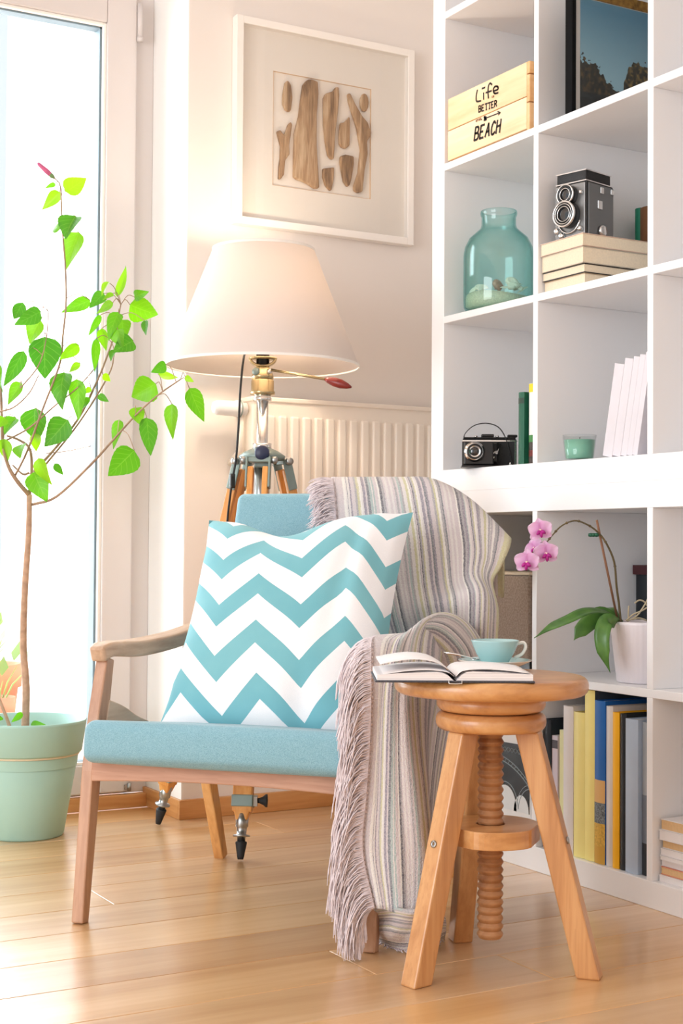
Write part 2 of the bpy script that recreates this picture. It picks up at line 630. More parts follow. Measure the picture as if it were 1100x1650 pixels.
fx0, fx1, fz0, fz1 = -1.46, WX - 0.003, 0.034, 2.30
sx0, sx1, sz0, sz1 = -1.40, -0.4685, 0.040, 2.235
gx0, gx1, gz0, gz1 = -1.300, -0.5565, 0.121, 1.988
yf, ys = FY, 0.672
for n, a, b in (('frame_post', (fx0, yf, fz0), (sx0 + 0.01, yf + 0.07, fz1)), ('frame_post', (sx1 - 0.012, yf, fz0), (fx1, yf + 0.07, fz1)),
                ('frame_head', (sx0, yf, sz1 - 0.01), (sx1, yf + 0.07, fz1)), ('frame_sill', (sx0, yf, fz0 - 0.0), (sx1, yf + 0.07, sz0 + 0.002))):
    wpart(n, [(a, b)], M['pvc'])
for n, a, b in (('sash_stile', (sx0, ys, sz0), (gx0 - 0.008, ys + 0.072, sz1)), ('sash_stile', (gx1 + 0.008, ys, sz0), (sx1, ys + 0.072, sz1)),
                ('sash_rail', (gx0 - 0.008, ys, gz1 + 0.008), (gx1 + 0.008, ys + 0.072, sz1)), ('sash_rail', (gx0 - 0.008, ys, sz0), (gx1 + 0.008, ys + 0.072, gz0 - 0.008))):
    wpart(n, [(a, b)], M['pvc'], 0.004)
yb = ys + 0.008
wpart('glazing_bead', [((gx1, yb, gz0), (gx1 + 0.0085, yb + 0.014, gz1 + 0.008))], M['frame_white'], 0.002)
wpart('glazing_bead', [((gx0 - 0.0085, yb, gz0), (gx0, yb + 0.014, gz1 + 0.008))], M['frame_white'], 0.002)
wpart('glazing_bead', [((gx0, yb, gz1), (gx1, yb + 0.014, gz1 + 0.008))], M['frame_white'], 0.002)
wpart('glazing_bead', [((gx0, yb, gz0 - 0.008), (gx1, yb + 0.014, gz0))], M['frame_white'], 0.002)
yg = yb + 0.016
wpart('gasket', [((gx1 - 0.005, yg - 0.001, gz0), (gx1 + 0.006, yg + 0.044, gz1))], M['gasket'], 0)
wpart('gasket', [((gx0 - 0.006, yg, gz0), (gx0 + 0.001, yg + 0.044, gz1))], M['gasket'], 0)
wpart('gasket', [((gx0, yg - 0.001, gz1 - 0.004), (gx1, yg + 0.030, gz1 + 0.006))], M['gasket'], 0)
wpart('gasket', [((gx0, yg, gz0 - 0.006), (gx1, yg + 0.030, gz0 + 0.001))], M['gasket'], 0)
wpart('pane', [((gx0, yg, gz0), (gx1, yg + 0.004, gz1))], M['pane'], 0)
wpart('pane', [((gx0, yg + 0.026, gz0), (gx1, yg + 0.030, gz1))], M['pane'], 0)
# hinge at the top, small metal corner bearing at the bottom
hp = onpl(226, 25, 1, ys - 0.004)
mb = MB()
mb.lathe([(0, -0.055), (0.0065, -0.055), (0.0065, 0.03), (0, 0.03)], 16, c=hp)
mb.lathe([(0, -0.068), (0.0075, -0.068), (0.0075, -0.056), (0, -0.056)], 16, c=hp)
o = mb.build('hinge', M['pvc'], win)
o.location = -win.location
hp = onpl(208, 1268, 1, ys - 0.004)
o = MB().lathe([(0, -0.010), (0.005, -0.010), (0.005, 0.010), (0, 0.010)], 12, c=hp).span((hp.x - 0.012, hp.y, hp.z - 0.006), (hp.x, hp.y + 0.01, hp.z + 0.006)).build('hinge', M['steel'], win)
o.location = -win.location

# the balcony outside
struct('balcony_floor', MB().span((-4.5, FY + 0.34, -0.14), (1.6, 3.2, -0.04)), M['balcony_tile'])
struct('wall_balcony', MB().span((-0.30, FY + 0.36, -0.04), (0.1, 2.4, 2.9)), M['outside_wall'])


def terracotta_pot(name, label, p, r, h, leaves, seed):
    t = thing(name, label, 'pot', p)
    MB().lathe([(0, 0), (r * 0.7, 0), (r * 0.92, h * 0.78), (r, h * 0.78), (r, h), (r * 0.9, h), (r * 0.86, h * 0.8), (0, h * 0.8)], 28).build('pot_body', M['terracotta'], t)
    q = random.Random(seed)
    mb = MB()
    for i in range(leaves):
        an, ln = q.uniform(0, 2 * PI), q.uniform(0.08, 0.2)
        d = Vector((math.cos(an) * 0.5, math.sin(an) * 0.5, 1)).normalized()
        b = Vector((0, 0, h * 0.8))
        mb.tube([b, b + d * ln * 0.6, b + d * ln + Vector((d.x, d.y, -0.3)) * 0.04], [0.003, 0.0025, 0.001], 5)
        tip = b + d * ln
        s_ = Vector((-d.y, d.x, 0)).normalized() * 0.018
        mb.add([tip, tip + d * 0.03 + s_, tip + d * 0.07, tip + d * 0.03 - s_], [(0, 1, 2, 3)])
    mb.build('foliage', mat(name + '_foliage', srgb(150, 190, 110), 0.6, var=0.2), t)
    return t


p = onpl(-2, 1068, 1, 1.75)
terracotta_pot('terracotta_pot', 'large orange terracotta pot outside the glass door', (p.x - 0.06, 1.75, -0.04), 0.13, p.z + 0.04, 14, 5)
p = onpl(8, 1122, 1, 1.45)
terracotta_pot('small_terracotta_pot', 'small pinkish terracotta pot outside the door, behind the mint planter', (p.x - 0.02, 1.45, -0.04), 0.05, p.z + 0.04, 8, 6)

# ================================================================== radiator
rad = thing('radiator', 'cream white panel radiator with vertical ribs below the driftwood picture', 'radiator', (0.03, 0.40, 0))
o = MB().span((-0.31, -0.035, 0.40), (0.33, 0.035, 1.025)).build('panel', M['valve'], rad, bevel=0.006)
MB().span((-0.315, -0.04, 1.018), (0.335, 0.042, 1.030)).build('top_grille', M['valve'], rad, bevel=0.003)
rib = None
for k in range(18):
    x = -0.262 + k * 0.0335
    if rib is None:
        rib = MB().span((-0.0115, -0.008, 0.45), (0.0115, 0.004, 0.985)).build('rib', M['valve'], rad, bevel=0.005, seg=3)
        rib.location = (x, -0.034, 0)
    else:
        share(rib, rad, (x, -0.034, 0))
vv = MB()
RX = Matrix.Translation((-0.315, -0.005, 1.0)) @ Matrix.Rotation(-PI / 2, 4, 'Y')
vv.lathe([(0, 0), (0.016, 0), (0.016, 0.012), (0.021, 0.014), (0.021, 0.026), (0.019, 0.03), (0.018, 0.075), (0.014, 0.085), (0, 0.087)], 24, M=RX)
vv.build('thermostat_valve', M['white_plastic'], rad)
MB().lathe([(0.0215, 0.016), (0.022, 0.016), (0.022, 0.019), (0.0215, 0.019)], 24, M=RX).build('valve_mark', M['greymetal'], rad)
MB().tube([(-0.325, 0, 0.985), (-0.325, 0.0, 0.90), (-0.325, 0.06, 0.87)], 0.008, 10).build('valve_pipe', M['valve'], rad)
for x in (-0.2, 0.25):
    MB().span((x, 0.03, 0.5), (x + 0.03, WY - 0.40, 0.9)).build('bracket', M['steel'], rad)

# ================================================================== picture of driftwood
PY = 0.436
pc = thing('driftwood_picture', 'white box frame with driftwood pieces mounted in a square mat', 'picture', (-0.036, WY, 1.467))
px0, px1, pz0, pz1 = -0.297, 0.226, 1.467, 1.990


def ppart(mb, name, m, bevel=0.0, parent=None, **k):
    o = mb.build(name, m, parent or pc, bevel=bevel, **k)
    if parent is None:
        o.location = -pc.location
    return o


fwid = 0.019
ppart(MB().span((px0, PY, pz0), (px0 + fwid, WY - 0.001, pz1)), 'frame_side', M['frame_white'], 0.0015)
ppart(MB().span((px1 - fwid, PY, pz0), (px1, WY - 0.001, pz1)), 'frame_side', M['frame_white'], 0.0015)
ppart(MB().span((px0 + fwid, PY, pz0), (px1 - fwid, WY - 0.001, pz0 + fwid)), 'frame_side', M['frame_white'], 0.0015)
ppart(MB().span((px0 + fwid, PY, pz1 - fwid), (px1 - fwid, WY - 0.001, pz1)), 'frame_side', M['frame_white'], 0.0015)
ppart(MB().span((px0 + fwid, WY - 0.006, pz0 + fwid), (px1 - fwid, WY - 0.001, pz1 - fwid)), 'backing_board', M['mat_board'])
mx0, mx1, mz0, mz1 = -0.186, 0.103, 1.579, 1.871
mo = MB()
ym0, ym1 = WY - 0.0095, WY - 0.006
mo.span((px0 + fwid, ym0, pz0 + fwid), (mx0, ym1, pz1 - fwid)).span((mx1, ym0, pz0 + fwid), (px1 - fwid, ym1, pz1 - fwid))
mo.span((mx0, ym0, pz0 + fwid), (mx1, ym1, mz0)).span((mx0, ym0, mz1), (mx1, ym1, pz1 - fwid))
ppart(mo, 'mat', M['mat_board'])
lip = MB()
for a, b in (((mx0, 0, mz0), (mx0 + 0.001, 0, mz1)), ((mx1 - 0.001, 0, mz0), (mx1, 0, mz1)), ((mx0, 0, mz0), (mx1, 0, mz0 + 0.001)), ((mx0, 0, mz1 - 0.001), (mx1, 0, mz1))):
    lip.span((a[0], ym0 - 0.0004, a[2]), (b[0], ym1, b[2]))
ppart(lip, 'mat_edge', mat('mat_bevel_edge', srgb(232, 200, 166), 0.8))
DW = [[(335, 385), (350, 410), (357, 470), (350, 530), (340, 540), (322, 530), (310, 500), (310, 460), (320, 400)],
      [(425, 385), (445, 383), (475, 395), (478, 450), (470, 560), (470, 700), (478, 830), (482, 905), (460, 905), (430, 885), (400, 870), (375, 862), (360, 850), (362, 720), (365, 640), (385, 560), (395, 480), (405, 410)],
      [(505, 470), (515, 450), (550, 440), (562, 420), (575, 420), (578, 460), (572, 540), (560, 640), (552, 765), (540, 765), (525, 745), (515, 690), (505, 600)],
      [(620, 450), (632, 450), (655, 500), (690, 560), (715, 590), (733, 640), (725, 660), (712, 680), (715, 740), (700, 820), (690, 920), (670, 927), (650, 915), (650, 890), (670, 830), (682, 720), (665, 620), (640, 540), (625, 490)],
      [(703 + 22 * math.cos(a * PI / 6), 492 + 45 * math.sin(a * PI / 6)) for a in range(12)],
      [(630, 558), (632, 600), (630, 700), (610, 715), (590, 708), (580, 690), (580, 640), (585, 590), (605, 588)],
      [(585, 750), (610, 742), (650, 750), (650, 790), (640, 850), (630, 890), (618, 898), (600, 870), (590, 820), (583, 780)],
      [(503, 808), (558, 802), (556, 860), (545, 912), (535, 915), (515, 890), (502, 850)],
      [(290, 860), (300, 860), (315, 840), (322, 770), (343, 740), (340, 700), (355, 600), (348, 585), (335, 600), (318, 650), (308, 640), (300, 625), (282, 630), (290, 665), (300, 700), (298, 760), (292, 800)]]
for k, poly in enumerate(DW):
    pts = [onpl(350 + x / 2.973, y / 2.973, 1, WY - 0.01) for x, y in poly]
    th = (0.010, 0.014, 0.013, 0.012, 0.006, 0.011, 0.011, 0.008, 0.010)[k]
    mb = MB()
    n = len(pts)
    cx = sum(p.x for p in pts) / n
    cz = sum(p.z for p in pts) / n
    wd = min(max(p.x for p in pts) - min(p.x for p in pts), 0.02)
    mb.add([(p.x, WY - 0.0062, p.z) for p in pts] + [(p.x, WY - 0.0062 - th, p.z) for p in pts],
           [tuple(range(n)), tuple(reversed(range(n, 2 * n)))] + [(i, (i + 1) % n, n + (i + 1) % n, n + i) for i in range(n)], True)
    nm = 'pebble' if k == 4 else 'driftwood_piece'
    ppart(mb, nm, M['drift'], bevel=0.0045, seg=3)
ppart(MB().span((px0 + fwid, PY + 0.004, pz0 + fwid), (px1 - fwid, PY + 0.0055, pz1 - fwid)), 'glass_pane', M['picture_glass'])

# ================================================================== the two white cube bookcases
CW, TP, TO, BD = 0.3355, 0.016, 0.05, 0.39


def bookcase(name, label, z0, rows, ch, cols=4):
    L = 2 * TO + cols * CW + (cols - 1) * TP
    t = thing(name, label, 'bookcase', (0, -L / 2, z0), 0)
    ox = -L / 2

    def b(n, s0, s1, za, zb):
        o = MB().span((0, -s1, za), (BD, -s0, zb)).build(n, M['lacquer'], t, bevel=0.0009, seg=1)
        o.location = (0, L / 2, 0)
    H = 2 * TO + rows * ch + (rows - 1) * TP
    b('bottom_panel', 0, L, 0, TO)
    b('top_panel', 0, L, H - TO, H)
    b('side_panel', 0, TO, TO, H - TO)
    b('side_panel', L - TO, L, TO, H - TO)
    for r in range(1, rows):
        za = TO + r * ch + (r - 1) * TP
        b('shelf', TO, L - TO, za, za + TP)
    for r in range(rows):
        za = TO + r * (ch + TP)
        for c in range(1, cols):
            sa = TO + c * CW + (c - 1) * TP
            b('divider', sa, sa + TP, za, za + ch)
    return t


bookcase('cube_bookcase', 'low white cube bookcase on the floor, with the orchid and the coloured books', 0.0, 2, 0.337)
bookcase('cube_bookcase', 'upper white cube bookcase stacked on the low one, with cameras and jar', 0.79, 4, CW)
LIFT = 0.0005
ZL = dict(b=0.05 + LIFT, s=0.403 + LIFT, u=0.84 + LIFT, u2=0.84 + CW + TP + LIFT, u3=0.84 + 2 * (CW + TP) + LIFT)
CY = [(-0.05, -0.3855), (-0.4015, -0.737), (-0.753, -1.0885)]

# ================================================================== armchair
def rbox(mb, size, r, n=(10, 10, 4), puff=(0, 0, 0), Mx=None):
    """rounded box centred at the origin, its faces swollen by puff"""
    hx, hy, hz = size[0] / 2, size[1] / 2, size[2] / 2
    cache, vs, fs = {}, [], []

    def vert(a, b, c):
        key = (round(a, 5), round(b, 5), round(c, 5))
        if key in cache:
            return cache[key]
        q = Vector((a * hx, b * hy, c * hz))
        inner = Vector((max(-hx + r, min(hx - r, q.x)), max(-hy + r, min(hy - r, q.y)), max(-hz + r, min(hz - r, q.z))))
        d = q - inner
        if d.length > 1e-9:
            m = max(abs(d.x), abs(d.y), abs(d.z))
            q = inner + d.normalized() * m
        f = lambda s: 1 - s * s
        q.x += (1 if a > 0 else -1) * puff[0] * f(b) * f(c) * abs(a)
        q.y += (1 if b > 0 else -1) * puff[1] * f(a) * f(c) * abs(b)
        q.z += (1 if c > 0 else -1) * puff[2] * f(a) * f(b) * abs(c)
        cache[key] = len(vs)
        vs.append(Mx @ q if Mx is not None else q)
        return cache[key]

    def coords(k, h):
        e = min(0.45, r / h)
        inn = [-1 + e + (2 - 2 * e) * i / k for i in range(k + 1)]
        return [-1, -1 + e * 0.25, -1 + e * 0.5, -1 + e * 0.75] + inn + [1 - e * 0.75, 1 - e * 0.5, 1 - e * 0.25, 1]
    X, Y, Z = coords(n[0], hx), coords(n[1], hy), coords(n[2], hz)
    for A, B, mk in ((X, Y, lambda a, b, s: (a, b, s)), (X, Z, lambda a, b, s: (a, s, b)), (Y, Z, lambda a, b, s: (s, a, b))):
        for s in (-1, 1):
            for i in range(len(A) - 1):
                for j in range(len(B) - 1):
                    fs.append((vert(*mk(A[i], B[j], s)), vert(*mk(A[i + 1], B[j], s)), vert(*mk(A[i + 1], B[j + 1], s)), vert(*mk(A[i], B[j + 1], s))))
    mb.add(vs, fs, True)
    return mb


CO = Vector((-0.7846, -0.55665, 0))
CA = math.radians(-48.2577)
CMX = Matrix.Translation(CO) @ Matrix.Rotation(CA, 4, 'Z')
chair = thing('armchair', 'mid-century armchair with pale blue upholstery and light beech frame', 'armchair', CO, CA)
for s in (-1, 1):
    u = 0.267 * s
    MB().ribbon([(u, 0.004, 0), (u, 0.040, 0.26), (u, 0.062, 0.35), (u, 0.088, 0.458)], 0.023, [0.024, 0.034, 0.040, 0.028], (1, 0, 0)).build('leg', M['beech'], chair, bevel=0.003)
    MB().ribbon([(u * 0.945, 0.590, 0), (u * 0.96, 0.535, 0.16), (u * 0.975, 0.49, 0.32), (u * 0.985, 0.462, 0.475)], 0.022, [0.026, 0.036, 0.036, 0.028], (1, 0, 0)).build('leg', M['chair_back_leg'], chair, bevel=0.003)
    ap = spline([(u, 0.056, 0.466), (u, 0.080, 0.4735), (u, 0.115, 0.4735), (u * 1.01, 0.160, 0.4705), (u * 1.02, 0.215, 0.469), (u * 1.02, 0.292, 0.471), (u * 1.015, 0.376, 0.476), (u, 0.471, 0.487), (u * 0.98, 0.56, 0.495)], 4)
    n = len(ap)
    hh = [0.026 + 0.004 * math.sin(i / (n - 1) * PI) if i > 8 else 0.030 - 0.001 * i * 0.6 for i in range(n)]
    ww = [0.030 + 0.022 * math.sin(min(1, i / (n - 1) * 1.25) * PI * 0.75) for i in range(n)]
    MB().ribbon(ap, ww, hh, (1, 0, 0)).build('armrest', M['beech_y'], chair, bevel=0.006, seg=3)
    MB().ribbon(spline([(u * 0.985, 0.075, 0.362), (u * 0.98, 0.13, 0.345), (u * 0.975, 0.20, 0.316), (u * 0.97, 0.34, 0.280), (u * 0.965, 0.52, 0.262)], 4), 0.018, 0.046, (1, 0, 0)).build('side_rail', M['beech_y'], chair, bevel=0.003)
# front rail with its slightly arched lower edge
N = 16
top, bot = [], []
for i in range(N + 1):
    x = -0.257 + 0.514 * i / N
    top.append((x, 0.287))
    bot.append((x, 0.2455 + 0.0085 * (1 - (x / 0.257) ** 2)))
poly = top + bot[::-1]
RXm = Matrix.Rotation(PI / 2, 4, 'X')
MB().prism(poly, -0.044, -0.020, RXm).build('front_rail', M['beech_x'], chair, bevel=0.0025)
MB().span((-0.245, 0.50, 0.245), (0.245, 0.522, 0.285)).build('back_rail', M['beech_x'], chair, bevel=0.003)
SL = math.atan(0.13)
sm = Matrix.Translation((0, -0.020, 0.322)) @ Matrix.Rotation(-SL, 4, 'X') @ Matrix.Translation((0, 0.265, 0))
rbox(MB(), (0.516, 0.53, 0.074), 0.020, (14, 12, 3), (0.0, 0.004, 0.006), sm).build('seat_cushion', M['blue_fabric'], chair, fix=True)
bt = math.atan2(0.14, 0.45)
bm_ = Matrix.Translation((0, 0.485, 0.318)) @ Matrix.Rotation(-bt, 4, 'X') @ Matrix.Translation((0, 0.032, 0.243))
rbox(MB(), (0.482, 0.062, 0.486), 0.017, (12, 3, 12), (0, 0.006, 0.0), bm_).build('back_cushion', M['blue_fabric'], chair)
MB().box((0, 0.036, 0.0), (0.42, 0.012, 0.40), bm_).build('back_frame', M['beech_x'], chair, bevel=0.003)

# ================================================================== chevron pillow
def pillow_material():
    t = NT('chevron_cotton')
    uv = t.n('ShaderNodeUVMap')
    sp = t.n('ShaderNodeSeparateXYZ')
    t.l(uv.outputs[0], sp.inputs[0])
    U, V = sp.outputs[0], sp.outputs[1]
    Us = t.math('ADD', U, t.math('MULTIPLY_ADD', V, 0.14, -0.014))
    tri = t.math('PINGPONG', t.math('ADD', Us, 0.07), 0.18)
    ph = t.math('ADD', V, t.math('MULTIPLY', tri, -0.92))
    s = t.math('FRACT', t.math('ADD', t.math('DIVIDE', ph, 0.213), 0.188))
    m = t.math('LESS_THAN', s, 0.45)
    tc = t.n('ShaderNodeTexCoord')
    n1 = t.n('ShaderNodeTexNoise', i_Scale=900.0, i_Detail=1.0)
    t.l(tc.outputs['Object'], n1.inputs['Vector'])
    n2 = t.n('ShaderNodeTexNoise', i_Scale=9.0, i_Detail=3.0)
    t.l(tc.outputs['Object'], n2.inputs['Vector'])
    teal = t.mix(n2.outputs[0], srgb(104, 172, 186), srgb(136, 194, 202))
    white = t.mix(n1.outputs[0], srgb(236, 236, 240), srgb(250, 249, 250))
    t.l(t.mix(m, white, teal), t.b.inputs['Base Color'])
    t.b.inputs['Roughness'].default_value = 0.9
    t.b.inputs['Specular IOR Level'].default_value = 0.12
    t.b.inputs['Sheen Weight'].default_value = 0.2
    t.bump(t.math('ADD', t.math('MULTIPLY', n1.outputs[0], 0.25), n2.outputs[0]), 0.25, 0.004)
    return t.m


def lw(u, v, z):
    return CMX @ Vector((u, v, z))


TLc, TRc, BLc, BRc = lw(-0.216, 0.43, 0.716), lw(0.216, 0.425, 0.731), lw(-0.170, 0.112, 0.336), lw(0.242, 0.150, 0.330)
pn = ((TRc - TLc).cross(BLc - TLc)).normalized()
if pn.dot(CAM - TLc) < 0:
    pn = -pn
upv = ((TLc + TRc) / 2 - (BLc + BRc) / 2).normalized()
rtv = ((TRc + BRc) / 2 - (TLc + BLc) / 2).normalized()
NP = 44
mbp = MB()
q = random.Random(11)
for side in (1, -1):
    P = []
    for i in range(NP + 1):
        row = []
        for j in range(NP + 1):
            a, b = j / NP, i / NP
            x, y = 2 * a - 1, 2 * b - 1
            base = (BLc * (1 - a) + BRc * a) * (1 - b) + (TLc * (1 - a) + TRc * a) * b
            # edges bow in between the corners, the top is chopped in the middle
            base = base - rtv * (0.016 * x * abs(x) * (1 - y * y)) - upv * (0.010 * max(0, y) ** 2 * (1 - x * x))
            chop = math.exp(-((x + 0.16) / 0.40) ** 2)
            if y > 0:
                base = base - upv * (0.048 * chop * (y ** 2.2))
            h = (max(0, 1 - abs(x) ** 2.4) * max(0, 1 - abs(y) ** 2.4)) ** 0.55
            th = 0.082 * h
            if side > 0:
                th *= 1 - 0.42 * chop * max(0, (y - 0.2)) ** 1.2
                # soft folds running in from the corners and along the right side
                th += 0.006 * h * math.sin(7 * x * y + 2.0 * x) * (abs(x) ** 1.5)
                th += 0.008 * math.exp(-((x - 0.72) / 0.10) ** 2) * math.exp(-((y - 0.35) / 0.6) ** 2)
                th -= 0.008 * math.exp(-((x - 0.55 - 0.1 * y) / 0.08) ** 2) * math.exp(-((y - 0.2) / 0.5) ** 2)
                th -= 0.014 * math.exp(-((x - 0.30) / 0.12) ** 2) * math.exp(-((y + 0.95) / 0.3) ** 2)
            else:
                th *= 0.75
            row.append(base + pn * (th * side))
        P.append(row)
    # thread-true coordinates: lengths measured over the cloth itself
    VV = [[0.0] * (NP + 1) for _ in range(NP + 1)]
    UU = [[0.0] * (NP + 1) for _ in range(NP + 1)]
    for k in range(NP + 1):
        for i in range(1, NP + 1):
            VV[i][k] = VV[i - 1][k] + (P[i][k] - P[i - 1][k]).length
            UU[k][i] = UU[k][i - 1] + (P[k][i] - P[k][i - 1]).length
    UVs = [[(UU[i][j] / UU[i][NP], VV[i][j] / VV[NP][j]) for j in range(NP + 1)] for i in range(NP + 1)]
    mbp.grid(P, UVs)
pil = thing('chevron_pillow', 'square cushion with teal and white chevron stripes propped in the armchair', 'pillow', (BLc + BRc) / 2)
o = mbp.build('pillow_cover', pillow_material(), pil, fix=True)
o.location = -pil.location

# ================================================================== striped throw
def throw_material():
    t = NT('striped_wool')
    uv = t.n('ShaderNodeUVMap')
    sp = t.n('ShaderNodeSeparateXYZ')
    t.l(uv.outputs[0], sp.inputs[0])
    tc = t.n('ShaderNodeTexCoord')
    wob = t.n('ShaderNodeTexNoise', i_Scale=240.0, i_Detail=2.0)
    t.l(tc.outputs['Object'], wob.inputs['Vector'])
    x = t.math('ADD', sp.outputs[0], t.math('MULTIPLY_ADD', wob.outputs[0], 0.010, -0.005))
    pal = dict(p=srgb(212, 201, 204), l=srgb(226, 220, 218), g=srgb(172, 168, 172), d=srgb(98, 98, 108), m=srgb(172, 188, 186), y=srgb(204, 200, 158), v=srgb(150, 142, 156), w=srgb(238, 234, 229), k=srgb(120, 124, 132))
    seq = 'plpgpwlkgmlpdgywlvpkmldgpwgkpl'
    seq2 = 'wgldkmlvpgywkdlgmpwdgvlpkwmgly'

    def rp(sq):
        r = random.Random(len(sq) + ord(sq[0]))
        ws = [r.uniform(0.5, 1.5) for _ in sq]
        tot = sum(ws)
        st, acc = [], 0
        for c, w_ in zip(sq, ws):
            st.append((acc / tot, pal[c]))
            acc += w_
        return st
    f1 = t.math('FRACT', t.math('MULTIPLY', x, 3.1))
    c1 = t.ramp(f1, rp(seq), 'CONSTANT')
    f2 = t.math('FRACT', t.math('MULTIPLY', x, 2.3))
    c2 = t.ramp(f2, rp(seq2), 'CONSTANT')
    c = t.mix(t.math('GREATER_THAN', t.math('FRACT', t.math('MULTIPLY', x, 6.7)), 0.55), c1, c2)
    # the plain band beside the fringe and the pale yellow hem at the other end
    c = t.mix(t.math('LESS_THAN', x, 0.055), c, pal['p'])
    c = t.mix(t.math('GREATER_THAN', x, 0.965), c, srgb(220, 216, 172))
    sk = t.n('ShaderNodeTexNoise', i_Scale=620.0, i_Detail=2.0)
    t.l(tc.outputs['Object'], sk.inputs['Vector'])
    c = t.mix(t.math('MULTIPLY', t.ramp(sk.outputs[0], [(0.42, (1, 1, 1, 1)), (0.6, (0, 0, 0, 1))]), 0.30), c, srgb(238, 232, 228))
    t.l(c, t.b.inputs['Base Color'])
    t.b.inputs['Roughness'].default_value = 0.95
    t.b.inputs['Specular IOR Level'].default_value = 0.05
    t.b.inputs['Sheen Weight'].default_value = 0.35
    t.bump(t.math('ADD', sk.outputs[0], wob.outputs[0]), 0.7, 0.003)
    return t.m


def patch(mb, G, uvs, nr, nc, ripple=0.0, seed=0):
    """G rows of (px,py,depth) or world vectors"""
    Gw = [[Vector(p) if isinstance(p, Vector) else at(*p) for p in row] for row in G]
    S = surf(Gw, nr, nc)
    Gu = [[Vector((u_[0], u_[1], 0)) for u_ in row] for row in uvs]
    SU = surf(Gu, nr, nc)
    if ripple:
        for i, row in enumerate(S):
            for j, p in enumerate(row):
                d = math.sin(j * 0.55 + 0.9 * math.sin(i * 0.11 + seed)) * ripple
                S[i][j] = p + (CAM - p).normalized() * d
    mb.grid(S, [[(p.x, p.y) for p in r] for r in SU])
    return S


def uvgrid(rows, ts):
    return [[(t_, i * 0.2) for t_ in ts] for i in range(rows)]


mt = MB()
# over the right half of the backrest
A = [
    [lw(-0.020, 0.715, 0.62), lw(0.05, 0.715, 0.61), lw(0.12, 0.715, 0.60), lw(0.20, 0.72, 0.58), lw(0.27, 0.73, 0.58), lw(0.33, 0.72, 0.56)],
    [lw(-0.020, 0.690, 0.775), lw(0.05, 0.69, 0.776), lw(0.12, 0.69, 0.775), lw(0.20, 0.685, 0.77), lw(0.27, 0.68, 0.73), lw(0.345, 0.66, 0.67)],
    [(536, 771, 3.05), (587, 771, 3.03), (640, 771, 3.01), (697, 774, 2.985), (757, 806, 2.955), (821, 868, 2.94)],
    [(538, 792, 3.00), (592, 792, 2.98), (648, 792, 2.955), (706, 794, 2.93), (762, 828, 2.915), (820, 884, 2.91)],
    [(545, 870, 2.975), (602, 868, 2.955), (660, 868, 2.93), (718, 872, 2.905), (768, 884, 2.90), (806, 915, 2.90)],
    [(560, 945, 2.955), (620, 945, 2.93), (668, 945, 2.905), (725, 938, 2.875), (765, 925, 2.865), (793, 940, 2.88)],
    [(590, 1000, 2.94), (634, 998, 2.90), (676, 985, 2.86), (732, 968, 2.815), (775, 955, 2.80), (801, 985, 2.83)],
    [(610, 1060, 2.93), (650, 1055, 2.90), (690, 1035, 2.87), (735, 1010, 2.83), (775, 1005, 2.80), (800, 1030, 2.83)],
    [(620, 1090, 2.93), (660, 1085, 2.90), (700, 1075, 2.89), (740, 1060, 2.87), (775, 1060, 2.84), (798, 1075, 2.85)],
]
tA = [0.0, 0.2, 0.4, 0.6, 0.8, 1.0]
SA = patch(mt, A, uvgrid(len(A), tA), 8, 10, 0.0)
# bunched over the armrest and hanging down in front to the floor
B = [
    [(640, 1062, 2.60), (725, 1100, 2.66), (758, 1100, 2.70), (779, 1110, 2.76), (790, 1120, 2.84), (800, 1125, 2.90)],
    [(625, 1034, 2.56), (716, 1052, 2.62), (752, 1050, 2.67), (770, 1048, 2.74), (781, 1052, 2.82), (786, 1060, 2.88)],
    [(611, 1027, 2.50), (682, 1022, 2.56), (716, 1010, 2.61), (742, 1003, 2.68), (757, 1010, 2.76), (766, 1024, 2.83)],
    [(600, 1029, 2.455), (646, 1026, 2.49), (676, 1008, 2.54), (702, 991, 2.60), (726, 992, 2.68), (746, 1004, 2.76)],
    [(598, 1050, 2.425), (628, 1048, 2.435), (648, 1038, 2.46), (670, 1020, 2.51), (692, 1012, 2.58), (714, 1018, 2.66)],
    [(598, 1110, 2.405), (620, 1112, 2.405), (640, 1112, 2.41), (660, 1108, 2.43), (684, 1104, 2.48), (706, 1104, 2.56)],
    [(596, 1190, 2.390), (617, 1192, 2.385), (640, 1194, 2.38), (664, 1192, 2.395), (682, 1190, 2.44), (692, 1182, 2.50)],
    [(590, 1280, 2.372), (614, 1284, 2.365), (642, 1288, 2.355), (674, 1288, 2.365), (688, 1284, 2.42), (686, 1276, 2.49)],
    [(584, 1370, 2.352), (611, 1376, 2.342), (645, 1380, 2.330), (682, 1384, 2.338), (694, 1380, 2.38), (688, 1370, 2.45)],
    [(603, 1462, 2.335), (622, 1466, 2.322), (648, 1474, 2.312), (678, 1484, 2.318), (694, 1480, 2.36), (690, 1468, 2.43)],
]
tB = [0.0, 0.13, 0.27, 0.42, 0.50, 0.58]
SB = patch(mt, B, uvgrid(len(B), tB), 9, 9, 0.0025, 2)
